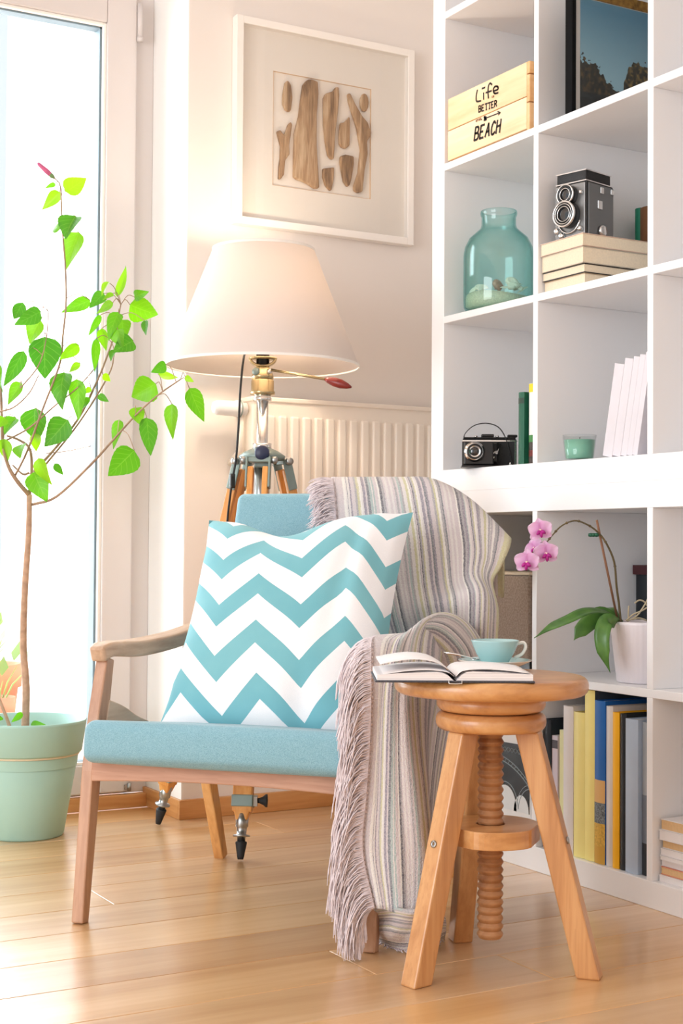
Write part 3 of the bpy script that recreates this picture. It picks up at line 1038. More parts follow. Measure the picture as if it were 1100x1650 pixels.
# the outer layer on the far side of the armrest, its stripes running aslant
Cc = [
    [(655, 1040, 2.60), (690, 1030, 2.66), (730, 1030, 2.72), (768, 1040, 2.78), (798, 1060, 2.84)],
    [(655, 1110, 2.54), (686, 1110, 2.58), (715, 1112, 2.64), (745, 1120, 2.70), (778, 1130, 2.78)],
    [(658, 1200, 2.50), (688, 1200, 2.53), (708, 1205, 2.58), (727, 1210, 2.64), (748, 1215, 2.72)],
    [(668, 1300, 2.47), (690, 1300, 2.49), (703, 1305, 2.53), (714, 1310, 2.58), (722, 1310, 2.66)],
    [(680, 1400, 2.45), (694, 1400, 2.465), (702, 1405, 2.49), (708, 1405, 2.53), (706, 1400, 2.60)],
    [(676, 1470, 2.44), (692, 1475, 2.445), (704, 1480, 2.46), (714, 1490, 2.48), (704, 1480, 2.56)],
]
uvC = [[(0.30 + 0.16 * j + 0.085 * i, i * 0.2) for j in range(5)] for i in range(6)]
uvC = [[(min(0.955, a), b) for a, b in r] for r in uvC]
SCc = patch(mt, Cc, uvC, 8, 8, 0.003, 1)
# the end of the throw lying on the floor behind the front leg


def floor_pt(px, py, h):
    return onpl(px, py, 2, h)


D = [
    [floor_pt(604, 1462, 0.075), floor_pt(632, 1462, 0.085), floor_pt(662, 1468, 0.10), floor_pt(700, 1470, 0.09), floor_pt(714, 1478, 0.06)],
    [floor_pt(603, 1478, 0.050), floor_pt(630, 1480, 0.060), floor_pt(660, 1486, 0.070), floor_pt(696, 1488, 0.070), floor_pt(716, 1490, 0.045)],
    [floor_pt(602, 1498, 0.025), floor_pt(628, 1504, 0.036), floor_pt(656, 1510, 0.030), floor_pt(690, 1508, 0.045), floor_pt(716, 1498, 0.025)],
    [floor_pt(602, 1508, 0.006), floor_pt(622, 1520, 0.006), floor_pt(654, 1530, 0.005), floor_pt(690, 1524, 0.006), floor_pt(714, 1508, 0.006)],
]
uvD = [[(0.36 + 0.13 * i + 0.02 * j, j * 0.2) for j in range(5)] for i in range(4)]
SD = patch(mt, D, uvD, 7, 9, 0.0)
throw = mt.build('throw_blanket', throw_material(), None, solid=0.007, fix=False)
tag(throw, 'striped grey, mauve and mint wool throw with fringe draped over the armchair', 'blanket')

# fringe: knotted yarns along the throw's edge
M['fringe'] = mat('mauve_yarn', srgb(228, 217, 221), 0.95, var=0.14, vscale=120, spec=0.05)
mf = MB()
q = random.Random(5)


def strand(p, d0, ln, drop, wig, r=0.0011, floor=0.004):
    pts = []
    n = 6
    ph, am = q.uniform(0, 6.28), q.uniform(0.3, 1) * wig
    sd = d0.cross(Vector((0, 0, 1)))
    sd = sd.normalized() if sd.length > 1e-6 else Vector((1, 0, 0))
    for i in range(n + 1):
        t_ = i / n
        z = p + d0 * (ln * t_ * (1 - drop * 0.62 * t_)) + Vector((0, 0, -1)) * (ln * drop * t_ ** 1.7)
        z = z + sd * (math.sin(ph + t_ * 5.0) * am * t_)
        z.z = max(z.z, floor)
        pts.append(z)
    mf.tube(pts, [r, r * 1.1, r, r, r * 0.9, r * 0.8, r * 0.45], 4, cap=False)


TOC = lambda p: (CAM - p).normalized()
lft = -RT
eA = [SA[i][0] for i in range(len(SA))]
eB = [SB[i][0] for i in range(len(SB))]


def resample(pts, n):
    L = [0]
    for a, b in zip(pts, pts[1:]):
        L.append(L[-1] + (b - a).length)
    out, k = [], 0
    for i in range(n):
        s = L[-1] * i / (n - 1)
        while k < len(L) - 2 and L[k + 1] < s:
            k += 1
        f = (s - L[k]) / max(1e-9, L[k + 1] - L[k])
        out.append(pts[k].lerp(pts[k + 1], f))
    return out


for p in resample(eA[6:46], 190):
    for rep in range(4):
        d0 = (lft * q.uniform(0.85, 1.1) + UP * q.uniform(-0.15, 0.25) + TOC(p) * q.uniform(0.0, 0.5)).normalized()
        strand(p + TOC(p) * (0.003 + 0.003 * rep), d0, q.uniform(0.055, 0.075), q.uniform(0.25, 0.7), 0.008)
for k, p in enumerate(resample(eB[20:], 420)):
    h = k / 419
    for rep in range(4):
        cl = math.sin(k * 0.15) * 0.25 + math.sin(k * 0.38 + 1) * 0.15
        d0 = (lft * q.uniform(0.55, 0.85) * (1 + cl * 0.4) + TOC(p) * q.uniform(0.05, 0.45) + Vector((0, 0, 1)) * q.uniform(-0.1, 0.12)).normalized()
        strand(p + TOC(p) * (0.002 + 0.0035 * rep), d0, q.uniform(0.085, 0.115) * (1 + 0.12 * cl), q.uniform(0.75, 1.05), 0.009, 0.0012)
# hanging tassels at the lower hem
for k in range(130):
    p = SB[-1][0].lerp(SB[-1][5], q.uniform(0, 0.22))
    strand(p, (lft * 0.3 + TOC(p) * 0.2).normalized(), q.uniform(0.05, 0.09), 1.0, 0.006, 0.0013)
hem = SD[-1]
for p in resample(hem, 90):
    d0 = (Vector((CAM.x - p.x, CAM.y - p.y, 0)).normalized() + lft * q.uniform(-0.4, 0.4)).normalized()
    strand(p, d0, q.uniform(0.012, 0.022), 0.2, 0.002, 0.0012)
o = mf.build('fringe', M['fringe'], throw, fix=False)
o['kind'] = 'stuff'
# twisted binding cord between cloth and fringe
for pts in (resample(eA[6:46], 120), resample(eB[20:], 260)):
    mc = MB()
    mc.tube([p + TOC(p) * (0.0045 + 0.0012 * math.sin(i * 1.6)) for i, p in enumerate(pts)], [0.0028 + 0.0009 * math.sin(i * 1.6) for i in range(len(pts))], 6)
    mc.build('edge_binding', M['fringe'], throw, fix=False)

# ================================================================== screw stool
st = thing('screw_stool', 'round wooden screw stool with three legs used as a side table', 'stool', (-0.480, -0.915, 0))


def rounded_disc(r, z0, z1, e, n=5, hole=0.0):
    pr = [(hole, z0)] if hole == 0 else []
    pr = [(0.0, z0)] if hole == 0 else [(hole, z0)]
    for i in range(n + 1):
        a = -PI / 2 + (PI / 2) * i / n
        pr.append((r - e + e * math.cos(a), z0 + e + e * math.sin(a)))
    for i in range(n + 1):
        a = (PI / 2) * i / n
        pr.append((r - e + e * math.cos(a), z1 - e + e * math.sin(a)))
    pr.append((0.0, z1) if hole == 0 else (hole, z1))
    if hole:
        pr.append((hole, z0))
    return pr


MB().lathe(rounded_disc(0.1535, 0.4315, 0.4605, 0.0125), 72).build('seat_top', M['stool_x'], st)
MB().lathe(rounded_disc(0.0865, 0.4045, 0.4310, 0.012), 56).build('upper_collar', M['stool_x'], st)
MB().lathe(rounded_disc(0.0875, 0.3745, 0.4035, 0.0125), 56).build('lower_collar', M['stool_x'], st)
scr = MB().lathe([(0.0, 0.046), (0.0172, 0.046), (0.0176, 0.3745), (0, 0.3745)], 32)
z = 0.0462
pitch = 0.0126
while z + pitch < 0.376:
    scr.lathe([(0.0174, z), (0.0206, z + pitch * 0.40)], 40)
    scr.lathe([(0.0206, z + pitch * 0.40), (0.0208, z + pitch * 0.58)], 40)
    scr.lathe([(0.0208, z + pitch * 0.58), (0.0174, z + pitch * 0.99)], 40)
    z += pitch
scr.build('screw_shaft', M['stool_screw'], st)
ang = [math.radians(a) for a in (190, 311, 73)]
# lower shelf with flats where the legs pass
NR = 60
ol, RS = [], 0.080
for i in range(NR):
    t_ = 2 * PI * i / NR
    r = RS
    for a in ang:
        c = math.cos(t_ - a)
        if c > 0:
            r = min(r, 0.0725 / c)
    ol.append((r * math.cos(t_), r * math.sin(t_)))
hole = [(0.0225 * math.cos(2 * PI * i / NR), 0.0225 * math.sin(2 * PI * i / NR)) for i in range(NR)]
mb = MB()
z0, z1 = 0.198, 0.226
vs = [(x, y, zz) for zz in (z0, z1) for ringp in (ol, hole) for x, y in ringp]
fs = []
for i in range(NR):
    j = (i + 1) % NR
    fs += [(i, j, NR + j, NR + i), (2 * NR + i, 2 * NR + j, 3 * NR + j, 3 * NR + i), (i, j, 2 * NR + j, 2 * NR + i), (NR + i, NR + j, 3 * NR + j, 3 * NR + i)]
mb.add(vs, fs)
mb.build('spreader_disc', M['stool_x'], st, bevel=0.0015)
for k, a in enumerate(ang):
    d = Vector((math.cos(a), math.sin(a), 0))
    sd = Vector((-d.y, d.x, 0))
    top_, bot_ = d * 0.060 + Vector((0, 0, 0.376)), d * 0.158
    dl = (top_ - bot_).normalized()
    mbl = MB()
    vs = []
    for base_, zz in ((bot_, 0.0), (top_, 0.3748)):
        for i, j in ((-1, -1), (1, -1), (1, 1), (-1, 1)):
            q_ = base_ + sd * (i * 0.0165) + d * (j * 0.0185)
            vs.append((q_.x, q_.y, zz))
    mbl.add(vs, [(3, 2, 1, 0), (4, 5, 6, 7), (0, 1, 5, 4), (1, 2, 6, 5), (2, 3, 7, 6), (3, 0, 4, 7)])
    lg = mbl.build('leg', M['stool'], st, bevel=0.003)
    zc = 0.208
    pc_ = bot_.lerp(top_, zc / 0.376) + d * 0.0185 + Vector((0, 0, zc)) * 0
    pc_.z = zc
    nrm = Vector((d.x, d.y, 0.24)).normalized()
    RM = Matrix.Translation(pc_) @ nrm.to_track_quat('Z', 'Y').to_matrix().to_4x4()
    MB().lathe([(0.0022, 0.0005), (0.0022, 0.0022), (0.0055, 0.0022), (0.0058, 0), (0.0, -0.001)], 20, M=RM).build('bolt', M['steel'], lg)

# ------------------------------------------------------------------ open notebook
bk = thing('open_notebook', 'open white notebook with dark cover lying on the stool', 'book', onpl(733, 1100, 2, 0.4607))
fwd = Vector((FW.x, FW.y, 0)).normalized()
rgt = Vector((RT.x, RT.y, 0)).normalized()
bk.rotation_euler = (0, 0, math.atan2(rgt.y, rgt.x) + 0.02)
BL_, BW_ = 0.158, 0.1165
M['book_cover'] = mat('speckled_cover', srgb(70, 70, 78), 0.7, var=0.5, vscale=400)


def page_block(sign, th, curl):
    prof_t, prof_b = [], []
    n = 14
    for i in range(n + 1):
        s = i / n
        x = sign * (0.002 + s * BW_ * 0.985)
        top_ = th * (1 - (1 - min(1, s * 5)) ** 2) * (1 - 0.35 * s) + curl * math.sin(s * PI) * 0.6
        prof_t.append((x, 0.003 + top_))
        prof_b.append((x, 0.003))
    poly = prof_t + prof_b[::-1]
    mb = MB()
    nn = len(poly)
    vs = [(x, 0.0, z_) for x, z_ in poly] + [(x, BL_, z_) for x, z_ in poly]
    mb.add(vs, [tuple(range(nn)), tuple(reversed(range(nn, 2 * nn)))] + [(i, (i + 1) % nn, nn + (i + 1) % nn, nn + i) for i in range(nn)])
    return mb


def page_edges(name):
    t = NT(name)
    tc = t.n('ShaderNodeTexCoord')
    sp = t.n('ShaderNodeSeparateXYZ')
    t.l(tc.outputs['Object'], sp.inputs[0])
    wv = t.n('ShaderNodeTexNoise', noise_dimensions='1D', i_Scale=900.0, i_Detail=0.0)
    t.l(sp.outputs[2], wv.inputs['W'])
    t.l(t.ramp(wv.outputs[0], [(0.35, srgb(206, 202, 206)), (0.6, srgb(244, 242, 243))]), t.b.inputs['Base Color'])
    t.b.inputs['Roughness'].default_value = 0.85
    return t.m


M['pages'] = page_edges('notebook_pages')
MB().span((-BW_ - 0.003, -0.003, 0), (BW_ + 0.003, BL_ + 0.003, 0.0025)).build('cover', M['book_cover'], bk, bevel=0.0008)
page_block(1, 0.0145, 0.001).build('page_block', M['pages'], bk)
page_block(-1, 0.0125, 0.002).build('page_block', M['pages'], bk)


def leaf_sheet(prof, name='page'):
    mb = MB()
    P = [[(x, y, z_) for x, z_ in prof] for y in (0.001, BL_ * 0.33, BL_ * 0.66, BL_ - 0.001)]
    mb.grid(P)
    return mb.build(name, M['paper'], bk, solid=0.0004, fix=False)


def prof_of(pts):
    return [(p.x, p.z) for p in spline([Vector((x, 0, z_)) for x, z_ in pts], 5)]


leaf_sheet(prof_of([(0.001, 0.010), (-0.012, 0.021), (-0.032, 0.031), (-0.060, 0.0345), (-0.088, 0.0315), (-0.112, 0.0265)]))
leaf_sheet(prof_of([(-0.001, 0.009), (-0.012, 0.0155), (-0.04, 0.0185), (-0.075, 0.0165), (-0.114, 0.0105)]))
leaf_sheet(prof_of([(0.001, 0.009), (0.012, 0.0175), (0.04, 0.0200), (0.075, 0.0185), (0.113, 0.0140)]))
MB().tube([(-0.010, -0.0035, 0.0035), (-0.0095, -0.0045, -0.001), (0.0, -0.005, -0.0015), (0.0095, -0.0045, -0.001), (0.010, -0.0035, 0.0035)], 0.0009, 6).build('staple_clip', M['chrome'], bk)

# ------------------------------------------------------------------ saucer, cup, spoon
cc = onpl(797, 1070, 2, 0.4605)
cc = at(797, 1072, 2.39)
cc.z = 0.4608
sa = thing('saucer', 'pale blue saucer with white underside beneath the tea cup', 'saucer', cc)
MB().lathe([(0, 0.002), (0.024, 0.002), (0.026, 0.0), (0.030, 0.0), (0.033, 0.004), (0.0605, 0.0165), (0.0605, 0.0178)], 48).build('underside', M['porc_white'], sa)
MB().lathe([(0.0605, 0.0178), (0.058, 0.0176), (0.034, 0.0075), (0.030, 0.0055), (0, 0.0055)], 48).build('dish', M['porcelain'], sa)
cu = thing('tea_cup', 'pale blue flared tea cup with coffee, standing on the saucer', 'cup', (cc.x, cc.y, cc.z + 0.0058), math.atan2(rgt.y, rgt.x))
MB().lathe([(0, 0.0), (0.019, 0.0), (0.020, 0.002), (0.0235, 0.009), (0.031, 0.022), (0.0365, 0.034), (0.0395, 0.0425), (0.0400, 0.0440), (0.0390, 0.0442), (0.0355, 0.036), (0.030, 0.024), (0.022, 0.010), (0.017, 0.005), (0, 0.004)], 48).build('cup_body', M['porcelain'], cu)
MB().lathe([(0, 0.0372), (0.0352, 0.0372), (0.0360, 0.0378)], 40).build('coffee', M['coffee'], cu)
MB().tube(spline([(0.036, 0.0, 0.038), (0.047, 0.0, 0.040), (0.0505, 0, 0.033), (0.045, 0, 0.022), (0.0325, 0, 0.015)], 5), [0.0028] * 21, 8).build('handle', M['porc_white'], cu)
sp_ = MB()
s0 = Vector((cc.x, cc.y, cc.z + 0.017)) - rgt * 0.030 + fwd * 0.02
s1 = Vector((cc.x, cc.y, cc.z + 0.0265)) - rgt * 0.082 + fwd * 0.035
sp_.tube(spline([s0, s0.lerp(s1, 0.5) + Vector((0, 0, 0.001)), s1], 4), [0.0012, 0.0012, 0.0012, 0.0013, 0.0015, 0.0018, 0.002, 0.002, 0.001], 6)
bw = Matrix.Translation(s0) @ Matrix.Rotation(math.atan2(rgt.y, rgt.x), 4, 'Z') @ Matrix.Diagonal((1.5, 1, 0.5, 1))
sp_.lathe([(0, -0.004), (0.004, -0.0035), (0.006, 0.0), (0.0055, 0.0), (0.0035, -0.002), (0, -0.003)], 14, M=bw)
spo = sp_.build('teaspoon', M['chrome'])
tag(spo, 'small metal teaspoon resting on the saucer behind the notebook', 'spoon')

# ================================================================== tripod lamp
LA = Vector((-0.340, 0.191, 0))
lamp = thing('tripod_lamp', 'floor lamp on a wooden surveyor tripod with white cone shade', 'lamp', LA)
shade_m = NT('linen_shade')
tr = shade_m.n('ShaderNodeBsdfTranslucent')
tr.inputs[0].default_value = srgb(250, 236, 220)
df = shade_m.n('ShaderNodeBsdfDiffuse')
df.inputs[0].default_value = srgb(232, 223, 218)
mx = shade_m.n('ShaderNodeMixShader')
mx.inputs[0].default_value = 0.20
_tc = shade_m.n('ShaderNodeTexCoord')
_wv = shade_m.n('ShaderNodeTexNoise', i_Scale=500.0, i_Detail=1.0)
shade_m.l(_tc.outputs['Object'], _wv.inputs['Vector'])
_bp = shade_m.n('ShaderNodeBump')
_bp.inputs['Strength'].default_value = 0.15
_bp.inputs['Distance'].default_value = 0.001
shade_m.l(_wv.outputs[0], _bp.inputs['Height'])
shade_m.l(_bp.outputs[0], df.inputs['Normal'])
shade_m.l(df.outputs[0], mx.inputs[1])
shade_m.l(tr.outputs[0], mx.inputs[2])
shade_m.l(mx.outputs[0], shade_m.out.inputs[0])
zb_, zt_, rb_, rt_ = 1.079, 1.347, 0.2235, 0.1185
MB().lathe([(rb_, zb_), (rt_, zt_), (rt_ - 0.0012, zt_), (rb_ - 0.0012, zb_), (rb_, zb_)], 96).build('lamp_shade', shade_m.m, lamp)
for r_, z_ in ((rb_, zb_), (rt_, zt_)):
    MB().lathe([(r_ + 0.0006, z_ - 0.001), (r_ + 0.0006, z_ + 0.005), (r_ - 0.0022, z_ + 0.005), (r_ - 0.0022, z_ - 0.001), (r_ + 0.0006, z_ - 0.001)], 96).build('shade_rim', M['frame_white'], lamp)
mb = MB()
for k in range(3):
    a = 2 * PI * k / 3 + 0.4
    mb.tube([(0, 0, 1.155), (math.cos(a) * 0.185, math.sin(a) * 0.185, 1.155)], 0.0015, 6)
mb.build('shade_carrier', M['chrome'], lamp)
bm_lamp = NT('warm_bulb')
bm_lamp.b.inputs['Emission Color'].default_value = (1.0, 0.82, 0.60, 1)
bm_lamp.b.inputs['Emission Strength'].default_value = 26.0
MB().lathe([(0, 1.165), (0.014, 1.168), (0.016, 1.185), (0.028, 1.215), (0.030, 1.232), (0.024, 1.252), (0.010, 1.262), (0, 1.263)], 24).build('bulb', bm_lamp.m, lamp)
MB().lathe([(0, 1.085), (0.015, 1.085), (0.016, 1.165), (0, 1.165)], 20).build('socket', M['black'], lamp)
pl = bpy.data.lights.new('lamp_glow', 'POINT')
pl.energy, pl.color, pl.shadow_soft_size = 3.4, (1.0, 0.83, 0.64), 0.022
po = bpy.data.objects.new('lamp_glow', pl)
link(po, lamp)
po.location = (0, 0, 1.292)
# head, post
tcam0 = Vector((CAM.x - LA.x, CAM.y - LA.y, 0)).normalized()
MB().lathe([(0, 1.0), (0.0215, 1.0), (0.0215, 1.006), (0.019, 1.010), (0.021, 1.016), (0, 1.016)], 32).build('collar', M['chrome'], lamp)
MB().lathe([(0, 1.014), (0.0285, 1.014), (0.0290, 1.020), (0.0265, 1.024), (0.0265, 1.046), (0.022, 1.052), (0, 1.054)], 32).build('tilt_head_base', M['brass'], lamp)
hd = MB()
hd.lathe([(0, 1.050), (0.0255, 1.050), (0.0250, 1.058), (0.0215, 1.068), (0.0165, 1.076), (0.0150, 1.080), (0, 1.082)], 28)
hd.build('tilt_head', M['brass'], lamp)
for sgn, rr, mm in ((-1, 0.0090, M['greymetal']), (1, 0.0060, M['chrome'])):
    pd = (tcam0 * 0.9 + rgt * (0.55 * sgn)).normalized()
    RKh = Matrix.Translation(tcam0 * 0.012 + rgt * (0.0115 * sgn) + Vector((0, 0, 1.066))) @ pd.to_track_quat('Z', 'Y').to_matrix().to_4x4()
    MB().lathe([(0, 0), (rr, 0), (rr, 0.010), (rr * 0.8, 0.0125), (0, 0.013)], 20, M=RKh).build('pivot_screw', mm, lamp)
ub = spline([rgt * -0.030 + Vector((0, 0, 1.100)), rgt * -0.027 + Vector((0, 0, 1.091)), rgt * -0.016 + Vector((0, 0, 1.083)), Vector((0, 0, 1.080)), rgt * 0.016 + Vector((0, 0, 1.083)), rgt * 0.027 + Vector((0, 0, 1.091)), rgt * 0.030 + Vector((0, 0, 1.100))], 4)
MB().ribbon(ub, 0.024, 0.006, tcam0).build('head_bracket', M['brass'], lamp, bevel=0.0015)
MB().lathe([(0, 1.096), (0.033, 1.096), (0.033, 1.100), (0, 1.100)], 28).build('head_plate', M['brass'], lamp)
h0, h1, h2 = at(437, 596, 3.33) - LA, at(524, 611, 3.28) - LA, at(566, 624, 3.26) - LA
lev = MB().tube([h0, h1], 0.0032, 8).build('lever', M['brass'], lamp)
MB().tube([h1.lerp(h2, x) for x in (0, 0.12, 0.35, 0.6, 0.85, 1)], [0.004, 0.0075, 0.0105, 0.0105, 0.0065, 0.002], 14).build('lever_handle', M['redknob'], lev)
MB().lathe([(0, 0.70), (0.0135, 0.70), (0.0135, 1.002), (0, 1.002)], 28).build('post', M['chrome'], lamp)
MB().lathe([(0, 0.70), (0.018, 0.70), (0.018, 0.862), (0, 0.862)], 28).build('post_sleeve', M['steel'], lamp)
MB().lathe([(0, 0.888), (0.022, 0.888), (0.022, 0.901), (0, 0.901)], 28).build('post_ring', M['chrome'], lamp)
MB().lathe([(0, 0.858), (0.020, 0.858), (0.052, 0.864), (0.054, 0.872), (0.040, 0.882), (0.022, 0.890), (0, 0.890)], 36).build('tripod_crown', M['greymetal'], lamp)
tcam = Vector((CAM.x - LA.x, CAM.y - LA.y, 0)).normalized()
RK = Matrix.Translation(tcam * 0.020 + Vector((0, 0, 0.876))) @ tcam.to_track_quat('Z', 'Y').to_matrix().to_4x4()
MB().box((0, -0.010, 0.008), (0.034, 0.044, 0.020), RK).build('clamp_block', M['greymetal'], lamp, bevel=0.003)
MB().lathe([(0, 0.016), (0.006, 0.016), (0.006, 0.024), (0.0165, 0.026), (0.0172, 0.036), (0.014, 0.040), (0, 0.041)], 28, M=RK).build('clamp_knob', M['navyknob'], lamp)
feet = [Vector((-0.4946, -0.0335, 0)), Vector((-0.4966, 0.4155, 0)), Vector((-0.067, 0.191, 0))]
for f_ in feet:
    d = Vector((f_.x - LA.x, f_.y - LA.y, 0))
    R_ = d.length
    d.normalize()
    sd = Vector((-d.y, d.x, 0))
    T = d * 0.052 + Vector((0, 0, 0.860))
    F = d * R_ + Vector((0, 0, 0.0))
    ax = (F - T)
    Ln = ax.length
    ax.normalize()
    P_ = lambda s: T + ax * (Ln * s)
    out = sd.cross(ax).normalized()
    mb = MB()
    for s_ in (-1, 1):
        mb.bar(P_(0.02) + sd * (0.017 * s_), P_(0.62) + sd * (0.0165 * s_), 0.013, 0.022, side=sd)
    lg = mb.build('leg', M['tripod'], lamp, bevel=0.002)
    MB().bar(P_(0.50), P_(0.885), 0.019, 0.024, 0.022, 0.026, side=sd).bar(P_(0.88), P_(0.905), 0.036, 0.030, 0.024, 0.022, side=sd).bar(P_(0.72), P_(0.885), 0.042, 0.030, 0.042, 0.030, side=sd).build('lower_leg', M['tripod'], lg, bevel=0.003)
    hb = MB()
    for s_ in (-1, 1):
        hb.bar(T - ax * 0.006 + sd * (0.026 * s_), P_(0.075) + sd * (0.026 * s_), 0.005, 0.022, side=sd)
    hb.bar(T + sd * 0.034, T - sd * 0.034, 0.011, 0.011, side=out)
    hb.build('hinge_bracket', M['greymetal'], lg, bevel=0.002)
    for s_ in (-1, 1):
        hk = MB()
        hk.lathe([(0, -0.006), (0.0085, -0.006), (0.0085, 0.004), (0.005, 0.007), (0, 0.007)], 14, M=Matrix.Translation(T + sd * (0.036 * s_)) @ sd.to_track_quat('Z', 'Y').to_matrix().to_4x4())
        hk.build('hinge_pin', M['steel'], lg)
    MB().bar(P_(0.845), P_(0.873), 0.046, 0.034, side=sd).build('clamp_band', M['greymetal'], lg, bevel=0.002)
    kd = rgt if (f_ - feet[0]).length < 0.01 else (-rgt if (f_ - feet[1]).length < 0.01 else sd)
    RK2 = Matrix.Translation(P_(0.858) + kd * 0.022) @ kd.to_track_quat('Z', 'Y').to_matrix().to_4x4()
    MB().box((0, 0, 0.004), (0.018, 0.022, 0.010), RK2).build('clamp_lug', M['steel'], lg, bevel=0.001)
    MB().lathe([(0, 0.008), (0.005, 0.008), (0.006, 0.014), (0.010, 0.022), (0.014, 0.026), (0.014, 0.030), (0, 0.031)], 16, M=RK2).build('clamp_screw', M['blackrub'], lg)
    RF = Matrix.Translation(F) @ Matrix.Rotation(0, 4, 'Z')
    up_ = (-ax)
    RF = Matrix.Translation(Vector((F.x, F.y, 0.0)) + up_ * 0.004) @ up_.to_track_quat('Z', 'Y').to_matrix().to_4x4()
    MB().lathe([(0, 0.036), (0.0085, 0.036), (0.009, 0.046), (0.018, 0.047), (0.018, 0.050), (0.010, 0.052), (0.011, 0.066), (0.0135, 0.068), (0.014, 0.095), (0, 0.095)], 20, M=RF).build('ferrule', M['steel'], lg)
    MB().lathe([(0, 0.0), (0.006, 0.0), (0.0075, 0.006), (0.0125, 0.034), (0.0115, 0.037), (0, 0.037)], 20, M=RF).build('rubber_foot', M['blackrub'], lg)
cb_ = [at(x, y, d_) - LA for x, y, d_ in ((398, 560, 3.33), (392, 580, 3.30), (387, 630, 3.29), (384, 690, 3.29), (380, 740, 3.29), (374, 775, 3.30), (366, 840, 3.33), (360, 920, 3.36))]
MB().tube(spline(cb_, 6), 0.0027, 8).build('cable', M['blackrub'], lamp)
RC = Matrix.Translation(cb_[5])
MB().box((0, 0, 0), (0.012, 0.012, 0.034), RC).build('cable_switch', M['black'], lamp, bevel=0.003)

# ================================================================== planter with hibiscus
PC = Vector((-0.808, 0.455, 0))
pot = thing('planter', 'large mint green plastic planter with rolled rim beside the armchair', 'planter', PC)
MB().lathe([(0, 0.0), (0.086, 0.0), (0.089, 0.004), (0.1205, 0.190), (0.1195, 0.192)], 64).build('pot_body', M['mint'], pot)
MB().lathe([(0.1195, 0.190), (0.1255, 0.190), (0.128, 0.193), (0.1375, 0.258), (0.1385, 0.2635), (0.1365, 0.2645), (0.133, 0.2635), (0.120, 0.19), (0.117, 0.16)], 64).build('rim', M['mint'], pot)
MB().lathe([(0.1205, 0.1845), (0.1222, 0.185), (0.1228, 0.190), (0.1205, 0.190)], 64).build('ring', M['cream_ring'], pot)
MB().lathe([(0, 0.225), (0.05, 0.224), (0.10, 0.221), (0.1265, 0.218), (0.1265, 0.21), (0, 0.21)], 32).build('soil', M['soil'], pot)

hb = thing('hibiscus', 'potted hibiscus tree with bright green leaves and one pink bud', 'plant', PC + Vector((0, 0, 0.222)))
HO = hb.location.copy()
CS = 2.749


def hp(x, y, d=3.31):
    """crop coordinates of the plant study"""
    return at(x / CS, 240 + y / CS, d) - HO


D0 = 3.315
br = []


def branch(pts, r0, r1, name='branch', m='twig', n=5):
    P = spline(pts, n)
    k = len(P)
    MB().tube(P, [r0 + (r1 - r0) * i / (k - 1) for i in range(k)], 8).build(name, M[m], hb)
    br.extend(P)


tb = PC + Vector((-0.002, 0, 0.21)) - HO
branch([tb, at(42, 1110, D0) - HO, at(37.5, 1040, D0) - HO, at(40, 950, D0) - HO, at(46, 860, D0) - HO, hp(130, 1530, D0)], 0.0095, 0.0068, 'trunk', 'bark')
branch([hp(130, 1535, D0), hp(75, 1470, D0 - .02), hp(35, 1400, D0 - .03), hp(12, 1300, D0 - .04), hp(8, 1180, D0 - .05), hp(2, 1050, D0 - .06)], 0.0058, 0.0025)
branch([hp(130, 1525, D0), hp(140, 1430, D0 + .02), hp(132, 1330, D0 + .03), hp(85, 1290, D0 + .03), hp(30, 1270, D0 + .02)], 0.0045, 0.0025)
branch([hp(145, 1575, D0), hp(250, 1540, D0 - .04), hp(400, 1400, D0 - .08), hp(500, 1290, D0 - .10), hp(600, 1180, D0 - .12), hp(700, 1090, D0 - .14), hp(800, 1020, D0 - .15)], 0.0036, 0.0014)
branch([hp(150, 1430, D0 + .01), hp(250, 1320, D0), hp(350, 1190, D0 - .02), hp(420, 1050, D0 - .03), hp(470, 930, D0 - .03), hp(510, 810, D0 - .03), hp(535, 690, D0 - .03)], 0.0036, 0.0014)
branch([hp(200, 1400, D0 + .03), hp(330, 1240, D0 + .05), hp(430, 1090, D0 + .05), hp(490, 980, D0 + .04), hp(505, 910, D0 + .03)], 0.0026, 0.0014)
branch([hp(60, 1460, D0 - .01), hp(120, 1340, D0 - .05), hp(190, 1150, D0 - .06), hp(265, 950, D0 - .05), hp(278, 830, D0 - .04), hp(292, 690, D0 - .03), hp(290, 540, D0 - .03), hp(278, 380, D0 - .03), hp(272, 250, D0 - .03), hp(270, 180, D0 - .03)], 0.0026, 0.0017)
branch([hp(30, 1290, D0 - .03), hp(130, 1235, D0 - .04), hp(240, 1140, D0 - .05), hp(340, 1060, D0 - .06), hp(430, 960, D0 - .06)], 0.0024, 0.0012)
branch([hp(-10, 1165, D0 - .05), hp(60, 1145, D0 - .08), hp(130, 1080, D0 - .09), hp(172, 1000, D0 - .09)], 0.0022, 0.0012)
branch([hp(90, 1060, D0 - .08), hp(170, 960, D0 - .09), hp(205, 840, D0 - .08), hp(214, 720, D0 - .08)], 0.0018, 0.001)
branch([hp(205, 1348, D0 + .02), hp(300, 1338, D0), hp(402, 1316, D0 - .02)], 0.0014, 0.0008)
branch([hp(55, 1400, D0 + .02), hp(100, 1440, D0 + .02), hp(130, 1435, D0 + .02)], 0.002, 0.003)
# two bare stakes and a shoot at the base
branch([at(16, 1172, 3.26) - HO, at(8, 1150, 3.26) - HO, at(-6, 1115, 3.26) - HO], 0.0042, 0.0036, 'stake', 'bark')


